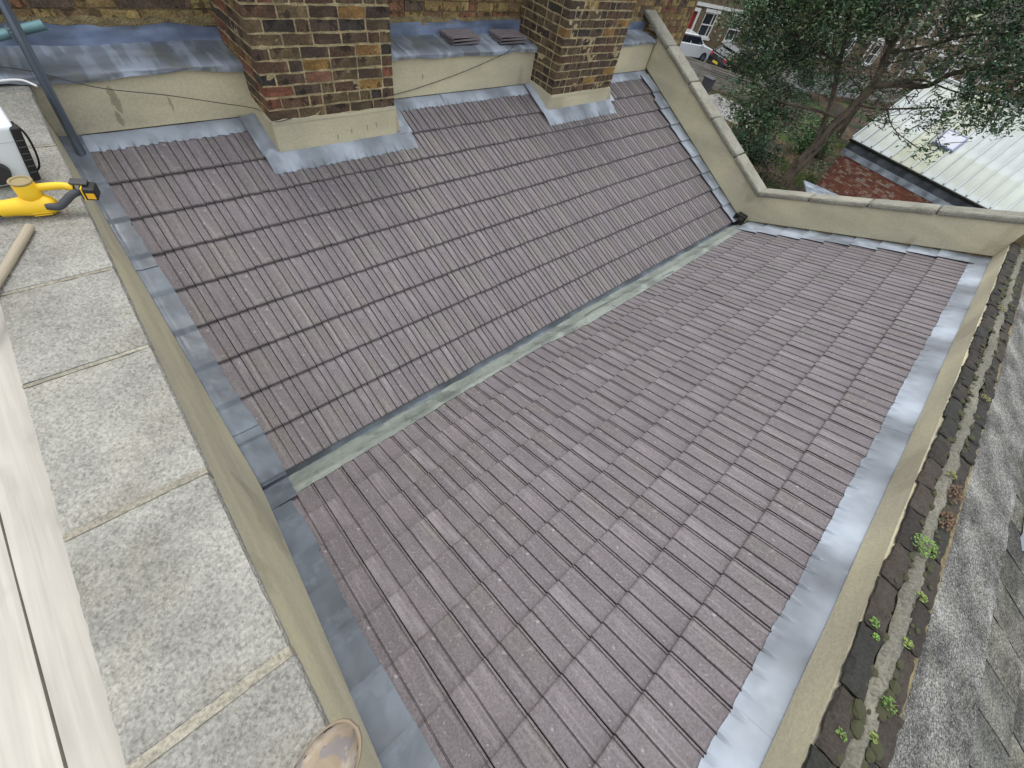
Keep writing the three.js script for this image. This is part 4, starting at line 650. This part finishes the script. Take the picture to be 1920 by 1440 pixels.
{ // small shed roof just behind the parapet
  const s = thing('garden_shed', 'low garden shed with pale grey sheet roof below the rear parapet', 'shed'); s.position.set(22.4, GY, -.9); s.rotation.y = .5;
  part('wall', muv(box(2, 1, 1.6, 0, .5, 0)), mat({ color: lin(.2, .16, .12), map: M.board.map, roughness: .9 }), s); part('roof', muv(xf(box(2.3, .05, 1.9), 0, 1.06, 0, .06, 0, 0)), mat({ color: lin(.6, .64, .68), map: M.lead.map, roughness: .6 }), s);
}
// ---------------------------------------------------------------- trees and shrubs
function leaves(blobs, dens, size, cols, opt = {}) {
  const pos = [], nor = [], col = [], idx = []; const q = new THREE.Quaternion(), e = new THREE.Euler(), v = V3(), n = V3();
  for (const [bx, by, bz, r, k = 1] of blobs) {
    const nc = Math.max(3, Math.round(dens * k * r * r * r / (r > 1 ? r * .55 : .55)));
    for (let c = 0; c < nc; c++) {
      const th = rr(0, 6.283), ph2 = Math.acos(rr(-1, 1)), rad = r * Math.pow(rnd(), .42) * (1 + (vn(th * 2 + bx, ph2 * 3 + bz) - .5) * .7);
      const cx = bx + rad * Math.sin(ph2) * Math.cos(th), cy = by + rad * Math.cos(ph2) * .85, cz = bz + rad * Math.sin(ph2) * Math.sin(th); const cc = pick(cols), tone = rr(.7, 1.3), cr = (opt.cr || .2) * rr(.6, 1.4);
      for (let l = 0; l < (opt.n || 14); l++) {
        e.set(rr(-1.1, 1.1), rr(0, 6.283), rr(-1.1, 1.1)); q.setFromEuler(e); const s = size * rr(.6, 1.35), w = s * (opt.w || .42); const px = cx + rr(-cr, cr), py = cy + rr(-cr, cr) * .8, pz = cz + rr(-cr, cr); const b = pos.length / 3; const t2 = tone * rr(.85, 1.15);
        for (const [x, y, z] of [[0, 0, -s * .5], [w * .5, s * .05, 0], [0, -s * .04, s * .5], [-w * .5, s * .05, 0]]) { v.set(x, y, z).applyQuaternion(q); pos.push(px + v.x, py + v.y, pz + v.z); n.set(x * .6 / w, 1, 0).normalize().applyQuaternion(q); nor.push(n.x, n.y, n.z); col.push(cc[0] * t2, cc[1] * t2, cc[2] * t2); }
        idx.push(b, b + 2, b + 1, b, b + 3, b + 2);
      }
    }
  }
  const g = new THREE.BufferGeometry(); g.setAttribute('position', new THREE.Float32BufferAttribute(pos, 3)); g.setAttribute('normal', new THREE.Float32BufferAttribute(nor, 3)); g.setAttribute('color', new THREE.Float32BufferAttribute(col, 3)); g.setIndex(idx); return g;
}
function limb(pts, r0, r1, seg = 24) { const c = new THREE.CatmullRomCurve3(pts.map(p => V3(...p))), g = new THREE.TubeGeometry(c, seg, 1, 9), p = g.attributes.position; for (let i = 0; i <= seg; i++) { const o = c.getPointAt(i / seg), r = lerp(r0, r1, i / seg) * (1 + (n3(i * .7, r0 * 9, 3) - .5) * .3); for (let j = 0; j <= 9; j++) { const k = i * 10 + j; p.setXYZ(k, o.x + (p.getX(k) - o.x) * r, o.y + (p.getY(k) - o.y) * r, o.z + (p.getZ(k) - o.z) * r); } } g.computeVertexNormals(); return g; }
M.bark = mat({ color: lin(.26, .225, .185), map: M.brickDark[0].map, bumpMap: M.rough.bumpMap, bumpScale: .03, roughness: .95 });
M.leaf = new THREE.MeshPhysicalMaterial({ vertexColors: true, roughness: .6, side: THREE.DoubleSide, transmission: 0 });
{
  const t = thing('evergreen_tree', 'broad dark evergreen tree with forked grey trunk behind the rear parapet', 'tree');
  const B = [[24.5, .3, -8.6, 1.5], [25, -.8, -7.7, 1.6], [24.5, -2.2, -6.7, 1.5], [24, -3.3, -5.9, 1.2], [25.5, .9, -7, 1.7], [26, -.9, -6, 1.7], [25, -2.5, -5.1, 1.1], [24.6, .9, -5.4, 1.4], [25.5, 1.9, -8.2, 1.7], [26, 2, -5.5, 1.6], [25, 1.3, -3.6, 1.1, .6], [24.5, 2.0, -2.2, 1.3, .7], [24.5, 1.9, -.7, 1.3, .8], [24.2, 1.2, .6, 1.2], [23.8, .3, 1.3, 1.0], [24.5, -.25, .1, .85], [24.4, .6, -1.2, .7, .7], [24.3, -.5, -.7, .45, .7], [23.8, -1.4, .55, .5, .8], [24, -1.45, -.3, .32, .8], [25.5, 2.8, -3.8, 1.6], [25, 3.2, -1, 1.6], [24, 2.6, 1, 1.3], [23.5, 1.6, 1.9, 1.0], [25.2, -.4, -4.2, 1.0, .35], [25.4, .2, -2.4, .9, .3], [24.6, -1.2, -1.6, .5, .5], [25, .9, -4.6, 1.0, .5], [24.3, -3.9, -6.2, .8], [25, 3.6, -6.5, 2]];
  part('crown', leaves(B, 52, .165, [[.08, .155, .075], [.065, .13, .07], [.105, .18, .085], [.16, .205, .105], [.07, .135, .08], [.23, .25, .16]], { cr: .24, n: 16 }), M.leaf, t);
  const tr = part('trunk', mergeGeometries([limb([[25, -5.1, -3.35], [25, -4.2, -3.3], [25.02, -3.2, -3.15], [25.05, -2.2, -3.05], [25.05, -1.3, -2.85], [25, -.5, -2.75]], .30, .17, 30), limb([[25, -3.3, -3.15], [25.1, -2.6, -3.4], [25.2, -1.7, -3.75], [25.3, -.2, -4.6], [25.4, 1.2, -5.4]], .13, .06, 24)]), M.bark, t);
  for (const [p, a, b] of [[[[25, -.6, -2.78], [24.9, -.25, -2.0], [24.8, .02, -1.1], [24.6, .55, -.7], [24.3, 1.2, .3]], .13, .05], [[[25, -.55, -2.75], [25.1, .4, -3.1], [25.2, 1.6, -3.4], [25.2, 3, -3.5]], .14, .06], [[[25.05, -1.3, -2.9], [24.7, -1.1, -2.0], [24.4, -.75, -1.2], [24.2, -.3, -.2]], .05, .02], [[[25.1, .4, -3.1], [24.9, .9, -2.1], [24.7, 1.5, -1.2], [24.5, 2, .2]], .06, .02], [[[25.05, -1.9, -3.0], [24.5, -1.9, -4], [24.3, -2.1, -5.2], [24.4, -2.2, -6.5]], .07, .03], [[[25.3, -.4, -4.5], [25, -.2, -6], [24.9, 0, -7.6]], .06, .025], [[[25.1, .6, -3.2], [25.4, 1.2, -4.6], [25.4, 1.7, -6.5]], .06, .025], [[[24.8, -.9, -1.9], [24.2, -1.35, -.9], [23.95, -1.5, .3]], .025, .008], [[[25, -3.0, -3.2], [24.8, -2.6, -2.5], [24.7, -2.45, -2.1]], .04, .012], [[[24.9, -.3, -2.0], [24.6, .1, -1.5], [24.3, .2, -.4], [23.9, .3, 1]], .04, .015], [[[25, .1, -3], [24.6, .4, -2.4], [24.3, .8, -2], [24.1, 1.3, -1.1]], .03, .01], [[[25.05, -.9, -2.85], [24.8, -.6, -3.6], [24.5, -.3, -4.3]], .035, .012], [[[25.1, -2.6, -3.4], [24.6, -2.5, -4], [24.2, -2.7, -4.8]], .035, .012]]) part('branch', limb(p, a, b, 18), M.bark, t);
  const tw = []; for (let i = 0; i < 150; i++) { const b = pick(B), x = b[0] + rr(-1, 1) * b[3], y = b[1] + rr(-.8, .8) * b[3], z = b[2] + rr(-1, 1) * b[3]; tw.push(limb([[x, y, z], [x + rr(-.4, .4), y + rr(-.2, .4), z + rr(-.4, .4)], [x + rr(-.9, .9), y + rr(-.2, .8), z + rr(-.9, .9)]], .018, .006, 5)); }
  for (let i = 0; i < 60; i++) { const x = 25 + rr(-.8, 1), y = rr(-1.8, 1.2), z = rr(-5, -1.2); tw.push(limb([[x, y, z], [x + rr(-.4, .4), y + rr(0, .5), z + rr(-.5, .5)], [x + rr(-.9, .9), y + rr(.2, 1.0), z + rr(-1, 1)]], .022, .007, 5)); }
  const twm = part('twigs', mergeGeometries(tw), M.bark, t); twm.userData.kind = 'stuff';
}
const plant = (name, label, cat, blobs, dens, size, cols, opt, trunk) => { const t = thing(name, label, cat, opt && opt.group); part('crown', leaves(blobs, dens, size, cols, opt), M.leaf, t); if (trunk) part('trunk', mergeGeometries(trunk.map(a => limb(...a))), M.bark, t); return t; };
const GRN = [[.05, .10, .045], [.04, .085, .04], [.065, .115, .05]], BRN = [[.20, .155, .115], [.16, .12, .09], [.24, .19, .14], [.13, .11, .08]], YG = [[.16, .18, .04], [.12, .15, .04], [.20, .20, .06]];
plant('yellow_green_tree', 'small yellow green tree standing beyond the evergreen crown', 'tree', [[36, .5, -11.2, 1.5], [36.3, -1, -11, 1.4], [36, 1.8, -10.8, 1.2]], 34, .2, YG, {}, [[[[36, -5, -11], [36, -3, -11], [36.1, 0, -11]], .14, .06]]);
plant('bare_tree', 'brown twiggy bare tree filling the gap behind the evergreen', 'tree', [[37, -1, -5, 2.2, .5], [38, .8, -6.5, 2, .5], [38, 1.2, -3, 2.2, .5], [36, -2.6, -3.6, 1.4, .5]], 24, .2, BRN, { w: .22 }, [[[[37, -5, -4.6], [37, -3, -4.8], [37.2, 0, -5], [37.4, 2.5, -5.2]], .2, .07], [[[37, -2.5, -4.8], [36.8, -.5, -3.8], [37, 1.6, -3]], .1, .04], [[[37, -2, -4.8], [37.4, 0, -6], [37.8, 1.8, -7]], .1, .04]]);
plant('bare_tree', 'second brown bare tree rising above the pale metal roof', 'tree', [[41, .6, -1.5, 2.4, .6], [42, 2.2, 1, 2.6, .6], [41, 2.4, -4, 2.4, .5]], 22, .22, BRN, { w: .22 }, [[[[41, -5, -1], [41, -2, -1], [41.2, 2, -1.2]], .25, .08]]);
plant('garden_tree', 'dense green tree standing past the workshop ridge', 'tree', [[38, 1, 2.8, 2.2], [39, 2.6, 1.2, 2], [38, -.6, 4, 1.6], [40, 3, 4, 2.2]], 24, .22, GRN, {}, [[[[38.5, -5, 2.6], [38.5, -2, 2.6], [38.6, 1, 2.4]], .22, .1]]);
plant('garden_tree', 'dense green tree behind the yellow green one', 'tree', [[42, .5, -13, 2.2], [43, 2.2, -12, 2.4], [41, -1.5, -11.5, 1.8], [44, .8, -9, 2.4]], 22, .22, GRN, {}, [[[[42.4, -5, -12], [42.4, -2, -12], [42.4, 1, -12.2]], .22, .1]]);
plant('shrub', 'dark green shrub growing left of the forked trunk', 'shrub', [[25.8, -4.5, -5.0, .9], [25.2, -4.4, -5.9, .9], [26.6, -4.3, -6.2, 1.0]], 60, .16, GRN, {}, [[[[25.8, -5, -5.2], [25.8, -4.4, -5.2]], .05, .03]]);
plant('shrub', 'dry brown shrub at the foot of the forked trunk', 'shrub', [[24.4, -4.6, -4.4, .65], [24.1, -4.6, -3.8, .5]], 60, .14, BRN, { w: .25 }, [[[[24.4, -5, -4.2], [24.4, -4.5, -4.2]], .04, .02]]);
plant('shrub', 'bright green shrub between the trunk and the workshop gable', 'shrub', [[31.5, -4.3, -4.4, 1.0], [30.4, -4.4, -4.9, .8], [32.8, -4.3, -5.2, 1.1]], 60, .16, [[.06, .13, .04], [.05, .11, .035], [.08, .15, .05]], {}, [[[[31.5, -5, -4.6], [31.5, -4.4, -4.6]], .05, .03]]);
plant('shrub', 'low green shrub against the brick workshop corner', 'shrub', [[27.2, -4.7, -2.75, .4], [27.9, -4.6, -2.9, .42]], 70, .13, [[.09, .15, .05], [.07, .12, .04]], {}, [[[[27.3, -5, -2.8], [27.3, -4.7, -2.8]], .03, .02]]);
plant('hedge', 'long dark hedge closing the gardens before the street', 'hedge', Array.from({ length: 16 }, (_, i) => [44 + i * 1.6, -4, -9.5 + i * .75, 1.1]), 20, .22, GRN, {}, [[[[50, -5, -6], [50, -4, -6]], .08, .05]]);
{ // rough grass
  const gs = []; for (let i = 0; i < 5200; i++) { const x = rr(23, 36), z = rr(-9, -1.9); if (fbm(x * .5, z * .5, 256, 3) < .5) continue; const h = rr(.08, .22), a = rr(0, 3.14), w = .02; const g = new THREE.BufferGeometry(); const dx = Math.cos(a) * w, dz = Math.sin(a) * w, lx = rr(-.08, .08), lz = rr(-.08, .08); g.setAttribute('position', new THREE.Float32BufferAttribute([x - dx, GY, z - dz, x + dx, GY, z + dz, x + lx, GY + h, z + lz], 3)); gs.push(g); }
  const g = mergeGeometries(gs); g.computeVertexNormals(); solo('grass', g, mat({ color: lin(.16, .20, .05), roughness: .9, side: THREE.DoubleSide }), 'patchy rough grass under the evergreen tree', 'grass', null, 'stuff');
}
//BG1
renderer.render(scene, camera);
